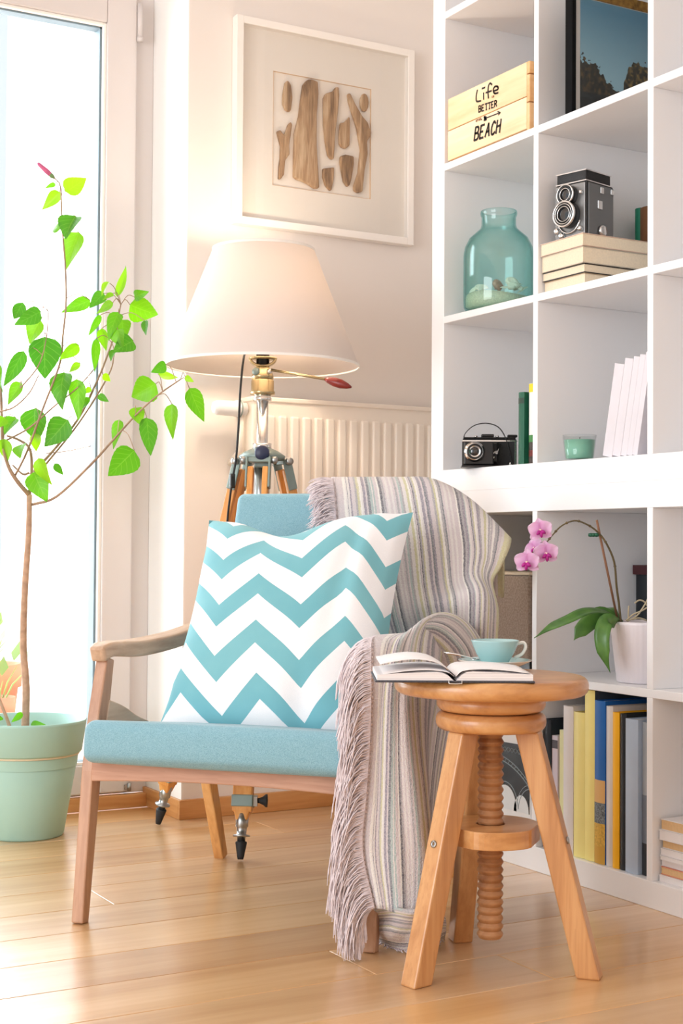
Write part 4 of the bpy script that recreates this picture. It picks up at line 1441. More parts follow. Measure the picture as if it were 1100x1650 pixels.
def leaf_material():
    t = NT('hibiscus_leaf')
    oi = t.n('ShaderNodeObjectInfo')
    uv = t.n('ShaderNodeUVMap')
    sp = t.n('ShaderNodeSeparateXYZ')
    t.l(uv.outputs[0], sp.inputs[0])
    ax = t.math('ABSOLUTE', t.math('SUBTRACT', sp.outputs[0], 0.5))
    vein = t.math('FRACT', t.math('MULTIPLY', t.math('SUBTRACT', sp.outputs[1], t.math('MULTIPLY', ax, 0.55)), 6.0))
    vm = t.math('LESS_THAN', vein, 0.10)
    mid = t.math('LESS_THAN', ax, 0.018)
    vv_ = t.math('MAXIMUM', vm, mid)
    c = t.ramp(oi.outputs['Random'], [(0.0, srgb(72, 132, 44)), (0.45, srgb(104, 170, 48)), (1.0, srgb(150, 204, 52))])
    oc = t.mix(t.math('MULTIPLY', vv_, 0.12), c, srgb(196, 226, 120))
    c2 = t.mix(0.6, oc, oi.outputs['Color'], 'MULTIPLY')
    df = t.n('ShaderNodeBsdfPrincipled')
    df.inputs['Roughness'].default_value = 0.4
    t.l(c2, df.inputs['Base Color'])
    tr = t.n('ShaderNodeBsdfTranslucent')
    br_ = t.n('ShaderNodeHueSaturation')
    br_.inputs['Value'].default_value = 1.1
    br_.inputs['Saturation'].default_value = 1.08
    t.l(c2, br_.inputs['Color'])
    t.l(br_.outputs[0], tr.inputs[0])
    mx = t.n('ShaderNodeMixShader')
    mx.inputs[0].default_value = 0.5
    t.l(df.outputs[0], mx.inputs[1])
    t.l(tr.outputs[0], mx.inputs[2])
    t.l(mx.outputs[0], t.out.inputs[0])
    return t.m


M['leaf'] = leaf_material()


def leaf(parent, base, tip, wr, tilt, fold, droop, m, name='leaf', twist=0.0, shape=(0.62, 1.45), nl=16, teeth=0.035, col=(1, 1, 1, 1)):
    """leaf blade from base to tip; wr: width over length"""
    ax = tip - base
    L = ax.length
    ax.normalize()
    view = -FW
    sd = ax.cross(view)
    sd = sd.normalized() if sd.length > 1e-5 else RT.copy()
    nr = sd.cross(ax).normalized()
    ca, sa_ = math.cos(tilt), math.sin(tilt)
    sd, nr = sd * ca + nr * sa_, nr * ca - sd * sa_
    P, UVs = [], []
    for i in range(nl + 1):
        s = i / nl
        wv = (math.sin(PI * min(1, s ** shape[0])) ** 0.85) * (1 - 0.25 * s) * wr * L * 0.5 * 1.12
        if 0 < i < nl and i % 2:
            wv *= 1 + teeth
        cpt = base + ax * (L * s) + nr * (droop * L * 4 * s * (1 - s))
        row, ur = [], []
        for j in range(7):
            a = (j - 3) / 3
            row.append(cpt + sd * (wv * a) + nr * (fold * abs(a) * wv + 0.03 * L * math.sin(5 * s + a) * abs(a)) - ax * (0.05 * L * (1 - abs(a)) * (1 - s) * 0))
            ur.append((j / 6, s))
        P.append(row)
        UVs.append(ur)
    o = MB().grid(P, UVs).build(name, m, parent, fix=False)
    o.color = col
    return o


LV = [  # base, tip, width ratio, tone (1 light .. 0 dark; own green and backlight put into it)
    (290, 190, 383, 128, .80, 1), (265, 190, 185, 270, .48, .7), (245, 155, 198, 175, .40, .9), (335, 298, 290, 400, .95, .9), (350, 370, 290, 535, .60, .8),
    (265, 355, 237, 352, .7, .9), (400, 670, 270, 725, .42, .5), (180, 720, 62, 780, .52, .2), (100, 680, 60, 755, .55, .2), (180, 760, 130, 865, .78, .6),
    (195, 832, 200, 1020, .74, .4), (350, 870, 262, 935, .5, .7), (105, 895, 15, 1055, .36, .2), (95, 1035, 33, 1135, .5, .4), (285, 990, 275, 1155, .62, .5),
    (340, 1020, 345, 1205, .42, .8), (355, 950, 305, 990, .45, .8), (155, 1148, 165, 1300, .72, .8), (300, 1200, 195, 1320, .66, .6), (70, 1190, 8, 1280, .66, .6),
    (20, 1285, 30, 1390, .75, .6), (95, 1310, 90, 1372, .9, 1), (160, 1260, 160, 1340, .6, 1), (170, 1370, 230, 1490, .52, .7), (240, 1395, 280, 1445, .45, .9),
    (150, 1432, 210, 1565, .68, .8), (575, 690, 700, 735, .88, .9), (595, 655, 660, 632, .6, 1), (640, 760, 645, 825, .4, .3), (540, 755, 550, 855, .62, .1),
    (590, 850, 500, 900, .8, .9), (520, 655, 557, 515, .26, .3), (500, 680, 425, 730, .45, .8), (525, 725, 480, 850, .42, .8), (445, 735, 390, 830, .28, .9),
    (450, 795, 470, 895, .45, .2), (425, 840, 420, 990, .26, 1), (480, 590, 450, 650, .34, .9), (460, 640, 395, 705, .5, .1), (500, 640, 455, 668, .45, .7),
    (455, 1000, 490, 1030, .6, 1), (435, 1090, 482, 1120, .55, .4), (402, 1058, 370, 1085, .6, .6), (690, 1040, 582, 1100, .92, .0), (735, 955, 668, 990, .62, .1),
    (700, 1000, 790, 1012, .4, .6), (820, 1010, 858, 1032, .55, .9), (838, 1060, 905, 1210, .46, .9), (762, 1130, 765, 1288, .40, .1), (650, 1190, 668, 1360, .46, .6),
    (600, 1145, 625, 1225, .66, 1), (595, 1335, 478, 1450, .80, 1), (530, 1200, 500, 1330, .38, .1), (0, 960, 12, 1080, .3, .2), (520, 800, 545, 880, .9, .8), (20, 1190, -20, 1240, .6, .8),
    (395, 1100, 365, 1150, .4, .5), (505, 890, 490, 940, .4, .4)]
q = random.Random(21)
tw = MB()
brw = list(br)
for (x0, y0, x1, y1, wr, tone) in LV:
    dd = D0 - 0.05 - (0.09 if x0 > 560 and y0 > 900 else 0) + q.uniform(-0.05, 0.05)
    if 380 < x0 < 660 and y0 < 910:
        dd = D0 - 0.03 + q.uniform(-0.06, 0.04)
    b_ = hp(x0, y0, dd)
    t_ = hp(x1, y1, dd + q.uniform(-0.035, 0.03))
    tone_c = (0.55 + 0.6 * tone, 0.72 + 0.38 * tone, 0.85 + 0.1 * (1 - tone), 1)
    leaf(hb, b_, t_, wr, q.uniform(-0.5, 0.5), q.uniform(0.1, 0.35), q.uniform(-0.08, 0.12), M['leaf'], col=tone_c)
    near = min(brw, key=lambda p: (p - b_).length)
    if 0.004 < (near - b_).length < 0.16:
        m_ = b_.lerp(near, 0.5) + Vector((0, 0, 0.012))
        tw.tube(spline([near, m_, b_], 3), [0.0009] * 7, 5)
ob = tw.build('leaf_stalks', M['twig'], hb)
ob['kind'] = 'stuff'
# the pink bud
bud_m = mat('pink_bud', srgb(206, 96, 140), 0.5, var=0.25, vscale=60)
b0, b1 = hp(232, 122, D0 - .03), hp(166, 62, D0 - .04)
MB().tube([b0.lerp(b1, x) for x in (0, .15, .4, .7, .92, 1)], [0.003, 0.0055, 0.0062, 0.005, 0.0042, 0.002], 10).build('bud', bud_m, hb)
cal = mat('bud_calyx', srgb(120, 150, 96), 0.6, var=0.1)
MB().tube([b0 + (b0 - b1) * 0.18, b0, b0.lerp(b1, 0.3)], [0.0015, 0.0052, 0.0056], 10).build('calyx', cal, hb)
MB().tube(spline([hp(272, 185, D0 - .03), hp(262, 150, D0 - .03), hp(236, 126, D0 - .03)], 3), 0.0015, 6).build('bud_stalk', M['twig'], hb)
# seedlings and fallen leaves in the planter
for x0, y0, x1, y1, wr in ((36, 1148, 18, 1164, .45), (50, 1166, 76, 1169, .35), (4, 1160, -8, 1148, .5)):
    leaf(hb, at(x0, y0, 3.24) - HO, at(x1, y1, 3.23) - HO, wr, 0.3, 0.2, 0.1, M['leaf'], col=(1.1, 1.1, 0.9, 1))

# ================================================================== things on the shelves
INK = mat('black_ink', srgb(40, 30, 26), 0.7)


def strokes(mb, polys, plane_x, r, S=2.683, ox=690, oy=0):
    for pl_ in polys:
        pts = [onpl(ox + x / S, oy + y / S, 0, plane_x) for x, y in pl_]
        if len(pts) > 2:
            pts = spline(pts, 3) if len(pts) > 3 else pts
        n = len(pts)
        for a, b in zip(pts, pts[1:]):
            d = b - a
            if d.length < 1e-6:
                continue
            d.normalize()
            nn = Vector((1, 0, 0)).cross(d) * r
            e = d * r * 0.5
            mb.add([a - nn - e, a + nn - e, b + nn + e, b - nn + e], [(0, 1, 2, 3)])
            o_ = Vector((0.0008, 0, 0))
            mb.add([a - nn - e + o_, a + nn - e + o_, b + nn + e + o_, b - nn + e + o_], [(3, 2, 1, 0)])


# ------------------------------------------------------------------ pine crate with lettering
CX0, CX1, CY0, CY1, CZ0 = 0.002, 0.230, -0.060, -0.368, ZL['u3']
cr = thing('wooden_crate', 'pale pine crate lettered with a beach saying on the upper shelf', 'crate', ((CX0 + CX1) / 2, (CY0 + CY1) / 2, CZ0))
cl = -cr.location


def cpart(a, b, name, m, bevel=0.0012):
    o = MB().span(a, b).build(name, m, cr, bevel=bevel)
    o.location = cl
    return o


for z0, z1 in ((0.004, 0.0715), (0.0735, 0.146)):
    cpart((CX0, CY1 + 0.010, CZ0 + z0), (CX0 + 0.010, CY0, CZ0 + z1), 'slat', M['crate'])
    cpart((CX1 - 0.010, CY1 + 0.010, CZ0 + z0), (CX1, CY0, CZ0 + z1), 'slat', M['crate'])
crx = wood('pine_crate_end', srgb(216, 160, 102), srgb(236, 190, 136), srgb(246, 208, 160), axis=0, scale=10, stretch=0.1, rough=0.55, rnd=0.05)
for z0, z1 in ((0.0, 0.058), (0.0605, 0.118), (0.1205, 0.146)):
    cpart((CX0 + 0.0005, CY1, CZ0 + z0), (CX1 - 0.0005, CY1 + 0.010, CZ0 + z1), 'end_slat', crx)
    cpart((CX0 + 0.011, CY0 - 0.012, CZ0 + z0), (CX1 - 0.011, CY0 - 0.002, CZ0 + z1), 'end_slat', crx)
cpart((CX0 + 0.010, CY1 + 0.010, CZ0 + 0.001), (CX1 - 0.010, CY0 - 0.012, CZ0 + 0.008), 'bottom_board', M['crate'])
big, small = MB(), MB()
strokes(big, [[(211, 390), (206, 415), (208, 438), (226, 436)], [(238, 402), (238, 429)], [(231, 383), (244, 378)],
              [(274, 366), (266, 360), (259, 372), (257, 398), (259, 424)], [(248, 401), (272, 393)],
              [(281, 394), (300, 386), (298, 374), (286, 375), (280, 390), (286, 404), (301, 401)]], CX0 - 0.0006, 0.0021)
UL = {'B': [[(0, 0), (0, 1)], [(0, 0), (.6, .02), (.8, .22), (.6, .46), (0, .48)], [(.5, .47), (.88, .60), (.88, .85), (.6, 1), (0, 1)]],
      'E': [[(.8, 0), (0, 0)], [(0, 0), (0, 1)], [(0, 1), (.85, 1)], [(0, .5), (.6, .5)]],
      'T': [[(0, 0), (1, 0)], [(.5, 0), (.5, 1)], [(.3, 1), (.7, 1)]],
      'R': [[(0, 1), (0, 0)], [(0, 0), (.6, .02), (.85, .25), (.6, .48), (0, .5)], [(.45, .5), (.9, 1)]],
      'A': [[(0, 1), (.5, 0)], [(.5, 0), (.92, 1)], [(.18, .66), (.8, .6)]],
      'C': [[(.92, .18), (.5, 0), (.08, .4), (.2, .9), (.6, 1), (.95, .84)]],
      'H': [[(0, 0), (0, 1)], [(.85, 0), (.85, 1)], [(0, .5), (.85, .45)]]}


def word(mb, txt, X, W_, Y, dY, H_, r, slant=0.0):
    n = len(txt)
    for k, ch in enumerate(txt):
        for pl_ in UL[ch]:
            strokes(mb, [[(X + W_ * (k + x * 0.76) / n + slant * (1 - y), Y + dY * (k + x * 0.76) / n + H_ * y) for x, y in pl_]], CX0 - 0.0006, r)


word(big, 'BETTER', 217, 82, 459, -27, 26, 0.0016)
word(big, 'BEACH', 197, 118, 551, -38, 56, 0.0026, 7)
strokes(big, [[(240, 514), (309, 487)], [(299, 482), (310, 487)], [(310, 487), (302, 497)]], CX0 - 0.0006, 0.0014)
strokes(big, [[(240, 505), (250, 518)], [(240, 521), (250, 506)], [(244, 504), (246, 520)]], CX0 - 0.0006, 0.0022)
strokes(small, [[(275, 415), (275, 423)], [(283, 413), (279, 415)], [(279, 415), (283, 419)], [(283, 419), (278, 422)],
                [(204, 522), (208, 519)], [(204, 526), (208, 524)], [(208, 518), (208, 527)], [(212, 515), (212, 525)], [(210, 518), (215, 517)],
                [(218, 513), (218, 523)], [(222, 511), (222, 521)], [(218, 518), (222, 516)], [(226, 509), (226, 520)], [(226, 513), (230, 517)], [(226, 518), (231, 518)]], CX0 - 0.0006, 0.0008)
for mb_, nm, m_ in ((big, 'lettering', INK), (small, 'small_lettering', mat('brown_ink', srgb(120, 70, 44), 0.7))):
    o = mb_.build(nm, m_, cr)
    o.location = cl

# ------------------------------------------------------------------ framed landscape photograph


def landscape():
    t = NT('landscape_print')
    tc = t.n('ShaderNodeTexCoord')
    sp = t.n('ShaderNodeSeparateXYZ')
    t.l(tc.outputs['Object'], sp.inputs[0])
    X, Z = sp.outputs[0], sp.outputs[2]
    nz = t.n('ShaderNodeTexNoise', i_Scale=70.0, i_Detail=6.0)
    t.l(tc.outputs['Object'], nz.inputs['Vector'])
    sk = t.n('ShaderNodeFloatCurve')
    cv = sk.mapping.curves[0]
    pts = [(0.0, 0.72), (0.12, 0.70), (0.28, 0.60), (0.36, 0.47), (0.48, 0.42), (0.56, 0.40), (0.62, 0.58), (0.72, 0.78), (0.85, 0.80), (1.0, 0.74)]
    while len(cv.points) < len(pts):
        cv.points.new(0.5, 0.5)
    for p_, (a, b) in zip(cv.points, pts):
        p_.location = (a, b)
    sk.mapping.update()
    t.l(t.math('DIVIDE', X, 0.19), sk.inputs['Value'])
    h = t.math('MULTIPLY', sk.outputs[0], 0.165)
    edge = t.math('ADD', h, t.math('MULTIPLY_ADD', nz.outputs[0], 0.05, -0.03))
    tree = t.math('LESS_THAN', Z, edge)
    sky = t.ramp(t.math('DIVIDE', Z, 0.22), [(0.35, srgb(150, 190, 204)), (1.0, srgb(84, 134, 160))])
    n2 = t.n('ShaderNodeTexNoise', i_Scale=110.0, i_Detail=5.0)
    t.l(tc.outputs['Object'], n2.inputs['Vector'])
    tr = t.ramp(n2.outputs[0], [(0.32, srgb(14, 14, 12)), (0.5, srgb(58, 54, 34)), (0.68, srgb(140, 112, 60))])
    tr = t.mix(t.math('MULTIPLY', t.math('LESS_THAN', X, 0.1), 0.6), tr, srgb(22, 24, 24))
    c = t.mix(tree, sky, tr)
    wat = t.math('LESS_THAN', Z, 0.045)
    wv = t.n('ShaderNodeTexNoise', i_Scale=30.0, i_Detail=3.0)
    mp = t.n('ShaderNodeMapping')
    mp.inputs['Scale'].default_value = (1, 1, 8)
    t.l(tc.outputs['Object'], mp.inputs[0])
    t.l(mp.outputs[0], wv.inputs['Vector'])
    c = t.mix(wat, c, t.ramp(wv.outputs[0], [(0.4, srgb(12, 14, 14)), (0.7, srgb(40, 48, 46))]))
    t.l(c, t.b.inputs['Base Color'])
    t.b.inputs['Roughness'].default_value = 0.35
    return t.m


fp = thing('framed_photograph', 'dark framed landscape photograph with trees under blue sky, standing in a cube', 'picture', (0.004, -0.505, ZL['u3']))
FB = mat('matte_black_frame', srgb(14, 14, 15), 0.8, spec=0.1)
MB().span((0, 0.0, 0), (0.30, 0.020, 0.262)).build('frame_back', FB, fp, bevel=0.001)
MB().span((0.0, -0.003, 0), (0.010, 0.0, 0.262)).build('frame_side', FB, fp, bevel=0.0008)
MB().span((0.290, -0.003, 0), (0.30, 0.0, 0.262)).build('frame_side', M['black'], fp, bevel=0.0008)
MB().span((0.010, -0.003, 0.240), (0.290, 0.0, 0.262)).build('gold_moulding', mat('gilt', srgb(150, 112, 54), 0.4, metal=0.6, var=0.5, vscale=90), fp, bevel=0.001)
MB().span((0.010, -0.0015, 0.0), (0.290, 0.0, 0.240)).build('mat', mat('grey_mat', srgb(190, 186, 180), 0.8), fp)
o = MB().span((0.0, -0.0012, 0.0), (0.262, -0.0002, 0.236)).build('print', landscape(), fp)
o.location = (0.021, -0.0015, 0.002)
MB().span((0.010, -0.0042, 0.0), (0.290, -0.0035, 0.240)).build('glass_pane', M['picture_glass'], fp)

# ------------------------------------------------------------------ teal glass jar with sand and shells
JC = Vector((0.084, -0.146, ZL['u2']))
jr = thing('glass_jar', 'teal green glass jar with wide neck, holding sand and shells', 'jar', JC)
outer = [(0.0, 0.0), (0.060, 0.0), (0.072, 0.004), (0.078, 0.014), (0.0790, 0.03), (0.0790, 0.132), (0.076, 0.150), (0.066, 0.170), (0.050, 0.184), (0.0415, 0.192), (0.0388, 0.200), (0.0385, 0.218), (0.0405, 0.222), (0.0415, 0.227), (0.0405, 0.232)]
inner = [(r - 0.003, z_) for r, z_ in outer[::-1] if r > 0.004 and z_ > 0.005]
inner = inner + [(0.055, 0.0045), (0, 0.0045)]
MB().lathe(outer + inner, 64).build('jar_body', M['teal_glass'], jr)
sand = mat('beach_sand', srgb(226, 214, 188), 0.95, var=0.2, vscale=300, bump=0.5, bscale=600)
NS = 18
mbs = MB()
P = []
for i in range(NS + 1):
    r = 0.0738 * i / NS
    P.append([(r * math.cos(2 * PI * k / 48), r * math.sin(2 * PI * k / 48), 0.034 + 0.005 * math.sin(k / 48 * 2 * PI * 2 + 1) * (i / NS) + 0.004 * math.sin(i * 0.8)) for k in range(49)])
P.append([(0.0738 * math.cos(2 * PI * k / 48), 0.0738 * math.sin(2 * PI * k / 48), 0.016) for k in range(49)])
P.append([(0.058 * math.cos(2 * PI * k / 48), 0.058 * math.sin(2 * PI * k / 48), 0.006) for k in range(49)])
P.append([(0.0, 0.0, 0.006) for k in range(49)])
sd_ = mbs.grid(P).build('beach_sand', sand, None)
sd_.location = JC
tag(sd_, 'pale sand filling the bottom of the teal jar', 'sand', kind='stuff')
M['shell'] = mat('white_shell', srgb(244, 236, 220), 0.5, var=0.08, vscale=80)
M['shell_brown'] = mat('brown_snail_shell', srgb(178, 132, 108), 0.4, var=0.35, vscale=120)


def shell(name, label, m, loc, r, kind, rot, group=None):
    mb = MB()
    if kind == 'snail':
        pts, rad = [], []
        for i in range(40):
            a = i / 39 * 5 * PI
            k = math.exp(-0.16 * a)
            pts.append((math.cos(a) * r * 0.62 * k, math.sin(a) * r * 0.62 * k, r * 0.45 * (1 - k)))
            rad.append(r * 0.55 * k)
        mb.tube(pts, rad, 10)
        sh = mb.build('shell_whorl', m, None)
    else:
        n, w_ = 24, 9
        P = []
        for i in range(n + 1):
            a = PI * (i / n)
            row = []
            for j in range(w_ + 1):
                s = j / w_
                rr = r * (1 + 0.06 * math.cos(a * 16)) * s
                row.append((math.cos(a) * rr, math.sin(a) * rr - r * 0.4, r * 0.45 * math.sin(s * PI * 0.5 + 0.3) * (1 - 0.6 * s)))
            P.append(row)
        mb.grid(P)
        sh = mb.build('shell_fan', m, None, solid=0.0012, fix=False)
    sh.name = name
    sh.location = loc
    sh.rotation_euler = rot
    tag(sh, label, 'shell', group)
    return sh


tocam = Vector((CAM.x - JC.x, CAM.y - JC.y, 0)).normalized()
jrt = Vector((RT.x, RT.y, 0)).normalized()
jl = lambda a, b, z_: JC + jrt * a + tocam * b + Vector((0, 0, z_))
shell('snail_shell', 'round brown snail shell on the sand, middle of the teal jar', M['shell_brown'], jl(-0.004, 0.046, 0.052), 0.020, 'snail', (1.2, 0, 0.5))
wl = 'small white seashell lying on the sand in the teal jar'
q = random.Random(8)
k = 0
for a, b, r in ((-0.045, 0.038, 0.014), (-0.055, 0.020, 0.012), (-0.036, 0.050, 0.013), (0.030, 0.048, 0.016), (0.044, 0.038, 0.015), (0.055, 0.020, 0.014), (0.026, 0.035, 0.018), (0.040, 0.018, 0.016), (0.015, 0.055, 0.011)):
    shell('seashell', wl, M['shell'], jl(a, b, 0.043 + r * 0.45 + (0.012 if k in (6, 7) else 0)), r, 'snail' if k % 3 == 0 else 'fan', (q.uniform(0.5, 1.3), q.uniform(-0.5, 0.5), q.uniform(-1.5, 0.5)), 'white shells in the jar')
    k += 1

# ------------------------------------------------------------------ books
PAPERS = {'cream': mat('cream_pages', srgb(238, 222, 196), 0.9, var=0.06, vscale=300), 'white': M['paper'], 'tan': mat('tan_pages', srgb(226, 190, 142), 0.9, var=0.06, vscale=200)}
_bm = {}


def bmat(rgb, rough=0.5):
    if rgb not in _bm:
        _bm[rgb] = mat('book_cover_%d_%d_%d' % rgb, srgb(*rgb), rough, var=0.03, vscale=20)
    return _bm[rgb]


def book(label, loc, th, depth, height, rgb, pages='white', rot=(0, 0, 0), group=None, soft=False, name='book', rough=0.5, extra=None):
    """standing book; local: spine at x=0 facing -x, thickness along -y, z up"""
    t = thing(name, label, 'book', loc, 0, group)
    t.rotation_euler = rot
    ct = 0.0012 if soft else 0.0025
    ov = 0.0 if soft else 0.003
    m = bmat(rgb, rough)
    mb = MB()
    n = 8
    o_, i_ = [], []
    for i in range(n + 1):
        a = i / n
        bulge = 0.0 if soft else 0.0030 * math.sin(a * PI)
        o_.append((0.003 - bulge, -th * a))
        i_.append((0.003 - bulge + ct, -(ct + (th - 2 * ct) * a)))
    poly = [(depth, 0)] + o_ + [(depth, -th), (depth, -th + ct)] + i_[::-1] + [(depth, -ct)]
    mb.prism(poly, 0, height)
    mb.build('cover', m, t)
    MB().span((0.006, -ct, ov), (depth - ov, -th + ct, height - ov)).build('page_block', PAPERS[pages], t)
    if extra:
        for (z0, z1, rgb2) in extra:
            mb = MB()
            p2 = [(0.003 - 0.0005 - (0.0 if soft else 0.0030 * math.sin(i / n * PI)), -th * i / n) for i in range(n + 1)]
            mb.prism(p2 + [(0.006, -th + 0.0002), (0.006, -0.0002)], z0, z1)
            mb.build('spine_band', rgb2 if not isinstance(rgb2, tuple) else bmat(rgb2), t)
    return t


# bottom cube beside the stool, spines facing the room
gb = 'upright books in the bottom cube'
zb = ZL['b']
speck = mat('speckled_band', srgb(120, 128, 132), 0.7, var=0.75, vscale=330)
goldb = mat('gold_speckled_band', srgb(216, 172, 68), 0.6, var=0.3, vscale=260)
book('dark navy book at the left end of the bottom-shelf row', (0.012, -0.4050, zb), 0.026, 0.21, 0.262, (20, 32, 44), group=gb)
book('thin lavender book between the navy and pale yellow books', (0.014, -0.4320, zb), 0.0185, 0.17, 0.231, (214, 204, 218), group=gb, soft=True, extra=[(0.205, 0.222, (70, 60, 70)), (0.05, 0.06, (190, 120, 80))])
book('small colourful paperback with green and red cover beside the lavender book', (0.030, -0.4512, zb), 0.0055, 0.16, 0.228, (196, 96, 70), group=gb, soft=True, extra=[(0.15, 0.2, (120, 150, 70))])
book('narrow pale yellow-green book beside the tall white spine', (0.014, -0.4570, zb), 0.0165, 0.18, 0.245, (232, 232, 178), group=gb, soft=True)
book('white hardback between the pale green and yellow books', (0.010, -0.4745, zb), 0.031, 0.22, 0.296, (234, 230, 230), pages='cream', group=gb)
book('wide soft-yellow book right of the white hardback', (0.011, -0.5065, zb), 0.034, 0.21, 0.287, (248, 234, 150), pages='tan', group=gb)
book('tallest yellow book, nearly touching the shelf above', (0.011, -0.5415, zb), 0.030, 0.24, 0.334, (58, 68, 82), pages='white', group=gb, extra=[(0.0, 0.334, (250, 234, 146))])
book('bright blue book with tan and speckled bands on its spine', (0.010, -0.5725, zb), 0.0315, 0.24, 0.316, (22, 98, 176), pages='white', group=gb, extra=[(0.118, 0.162, (222, 176, 110)), (0.078, 0.118, speck), (0.034, 0.078, goldb), (0.0, 0.034, (206, 158, 58))])
book('off-white book between the blue and orange-yellow books', (0.012, -0.6048, zb), 0.0195, 0.22, 0.308, (222, 216, 212), pages='tan', group=gb)
book('bright orange-yellow book right of the off-white one', (0.011, -0.6250, zb), 0.0185, 0.20, 0.298, (252, 186, 20), pages='tan', group=gb)
book('black book between the orange-yellow and light blue-grey books', (0.013, -0.6440, zb), 0.0190, 0.20, 0.297, (20, 24, 30), group=gb)
book('light blue-grey book near the right end of the bottom row', (0.010, -0.6635, zb), 0.0350, 0.19, 0.290, (178, 194, 214), group=gb)
book('grey picture book at the right end beside the divider', (0.020, -0.6995, zb), 0.0220, 0.19, 0.286, (170, 176, 182), group=gb, extra=[(0.0, 0.06, (40, 44, 50)), (0.06, 0.15, (120, 128, 140))])

# cube above the candle row: five white leaning books
tan12 = math.radians(11.5)
gw = 'white books leaning beside the candle'
bx = [970, 985.5, 999, 1008.5, 1017.5, 1026]
tops = [0.182, 0.190, 0.192, 0.194, 0.197]
nth = ['first', 'second', 'third', 'fourth', 'fifth']
for k in range(5):
    ya = onpl(bx[k], 737, 0, 0.022).y
    yb_ = onpl(bx[k + 1], 737, 0, 0.022).y
    th = (ya - yb_) * math.cos(tan12) * 0.985
    book('%s white softcover of the leaning row, counted from the candle' % nth[k], (0.020, ya, ZL['u'] + 0.0005 + math.sin(tan12) * th), th, 0.15, tops[k], (216, 210, 216), group=gw, soft=True, rot=(tan12, 0, 0))

# books by the folding camera
book('green hardback standing beside the folding camera', (0.004, -0.3275, ZL['u']), 0.0195, 0.13, 0.152, (18, 92, 66), extra=[(0.128, 0.140, (30, 60, 44))])
book('white book with yellow spine top and dark flowered foot, next to the green hardback', (0.010, -0.3560, ZL['u']), 0.0200, 0.13, 0.168, (240, 238, 236), extra=[(0.150, 0.1675, (248, 214, 30)), (0.045, 0.060, (60, 130, 60)), (0.0, 0.045, (60, 44, 36)), (0.015, 0.028, (170, 60, 50))])
# stack under the twin lens camera
gs = 'old paperbacks stacked under the camera'
zs = ZL['u2'] + 0.0003
for k, (th, rgb, pg, x0, ww, ln, lab) in enumerate((
        (0.0225, (196, 170, 140), 'cream', 0.014, 0.132, 0.185, 'bottom paperback of the stack under the twin lens camera'),
        (0.0180, (48, 44, 42), 'cream', 0.010, 0.134, 0.190, 'dark covered paperback, second from the bottom under the twin lens camera'),
        (0.0330, (206, 196, 180), 'cream', 0.007, 0.136, 0.195, 'thickest cream paperback of the stack under the twin lens camera'),
        (0.0255, (220, 192, 172), 'cream', 0.004, 0.138, 0.20, 'topmost tan-edged paperback, directly under the twin lens camera'))):
    t = thing('stacked_book', lab, 'book', (x0, -0.4045, zs), 0, gs)
    t.rotation_euler = (0, 0, (0.0, 0.01, -0.008, 0.0)[k])
    MB().span((0, -ww, 0), (ln, 0, 0.0013)).build('cover', bmat(rgb), t)
    MB().span((0, -ww, th - 0.0013), (ln, 0, th)).build('cover', bmat(rgb), t)
    MB().span((ln - 0.0013, -ww, 0.0013), (ln, 0, th - 0.0013)).build('spine', bmat(rgb), t)
    MB().span((0.001, -ww + 0.001, 0.0013), (ln - 0.0013, -0.001, th - 0.0013)).build('page_block', PAPERS[pg], t, bevel=0.001)
    zs += th + 0.0006
ZT = zs
p = onpl(1021, 383, 0, 0.215)
book('small green book standing behind the twin lens camera', (0.215, p.y, ZL['u2']), 0.018, 0.14, 0.192, (24, 120, 92), rot=(0, 0, 0))
book('worn brown leather book beside the small green book', (0.213, p.y - 0.0185, ZL['u2']), 0.030, 0.14, 0.190, (112, 74, 44), pages='tan')
# behind the orchid
book('black hardback standing behind the orchid pot', (0.262, -0.4030, ZL['s']), 0.040, 0.12, 0.205, (22, 28, 34))
t = thing('red_book', 'dark red book lying on top of the black hardback behind the orchid', 'book', (0.255, -0.4035, ZL['s'] + 0.2055))
MB().span((0, -0.08, 0), (0.125, 0, 0.002)).span((0, -0.08, 0.018), (0.125, 0, 0.020)).span((0, -0.08, 0.002), (0.003, 0, 0.018)).build('cover', bmat((66, 20, 26)), t)
MB().span((0.003, -0.079, 0.002), (0.122, -0.001, 0.018)).build('page_block', PAPERS['tan'], t)

# stack in the right bottom cube
gk = 'notepads stacked in the right bottom cube'
lv = [0.0502, 0.0640, 0.0790, 0.0910, 0.0990, 0.1120, 0.1275, 0.1460, 0.1660]
labs = ['white pad at the very bottom of the right-hand stack', 'kraft-edged pad, second from the bottom of the right-hand stack', 'thin white pad, third from the bottom of the right-hand stack',
        'white pad with clear cover, fourth from the bottom of the right-hand stack', 'white pad, fifth from the bottom of the right-hand stack', 'kraft-edged pad in the middle of the right-hand stack, under a white one', 'white pad second from the top of the right-hand stack', 'kraft-edged book with white cover on top of the right-hand stack']
for k in range(8):
    th = lv[k + 1] - lv[k] - 0.0006
    t = thing('notepad', labs[k], 'notepad', (0.012 + 0.003 * (k % 3), -0.7575 - 0.002 * (k % 2), lv[k]), 0, gk)
    kr = k in (1, 5, 7)
    MB().span((0, -0.24, th - 0.0012), (0.19, 0, th)).span((0, -0.24, 0), (0.19, 0, 0.0012)).build('cover', M['paper'] if not k == 1 else bmat((232, 150, 120)), t)
    MB().span((0.0005, -0.239, 0.0012), (0.19, -0.001, th - 0.0012)).build('page_block', PAPERS['tan'] if kr else PAPERS['white'], t, bevel=0.0006)

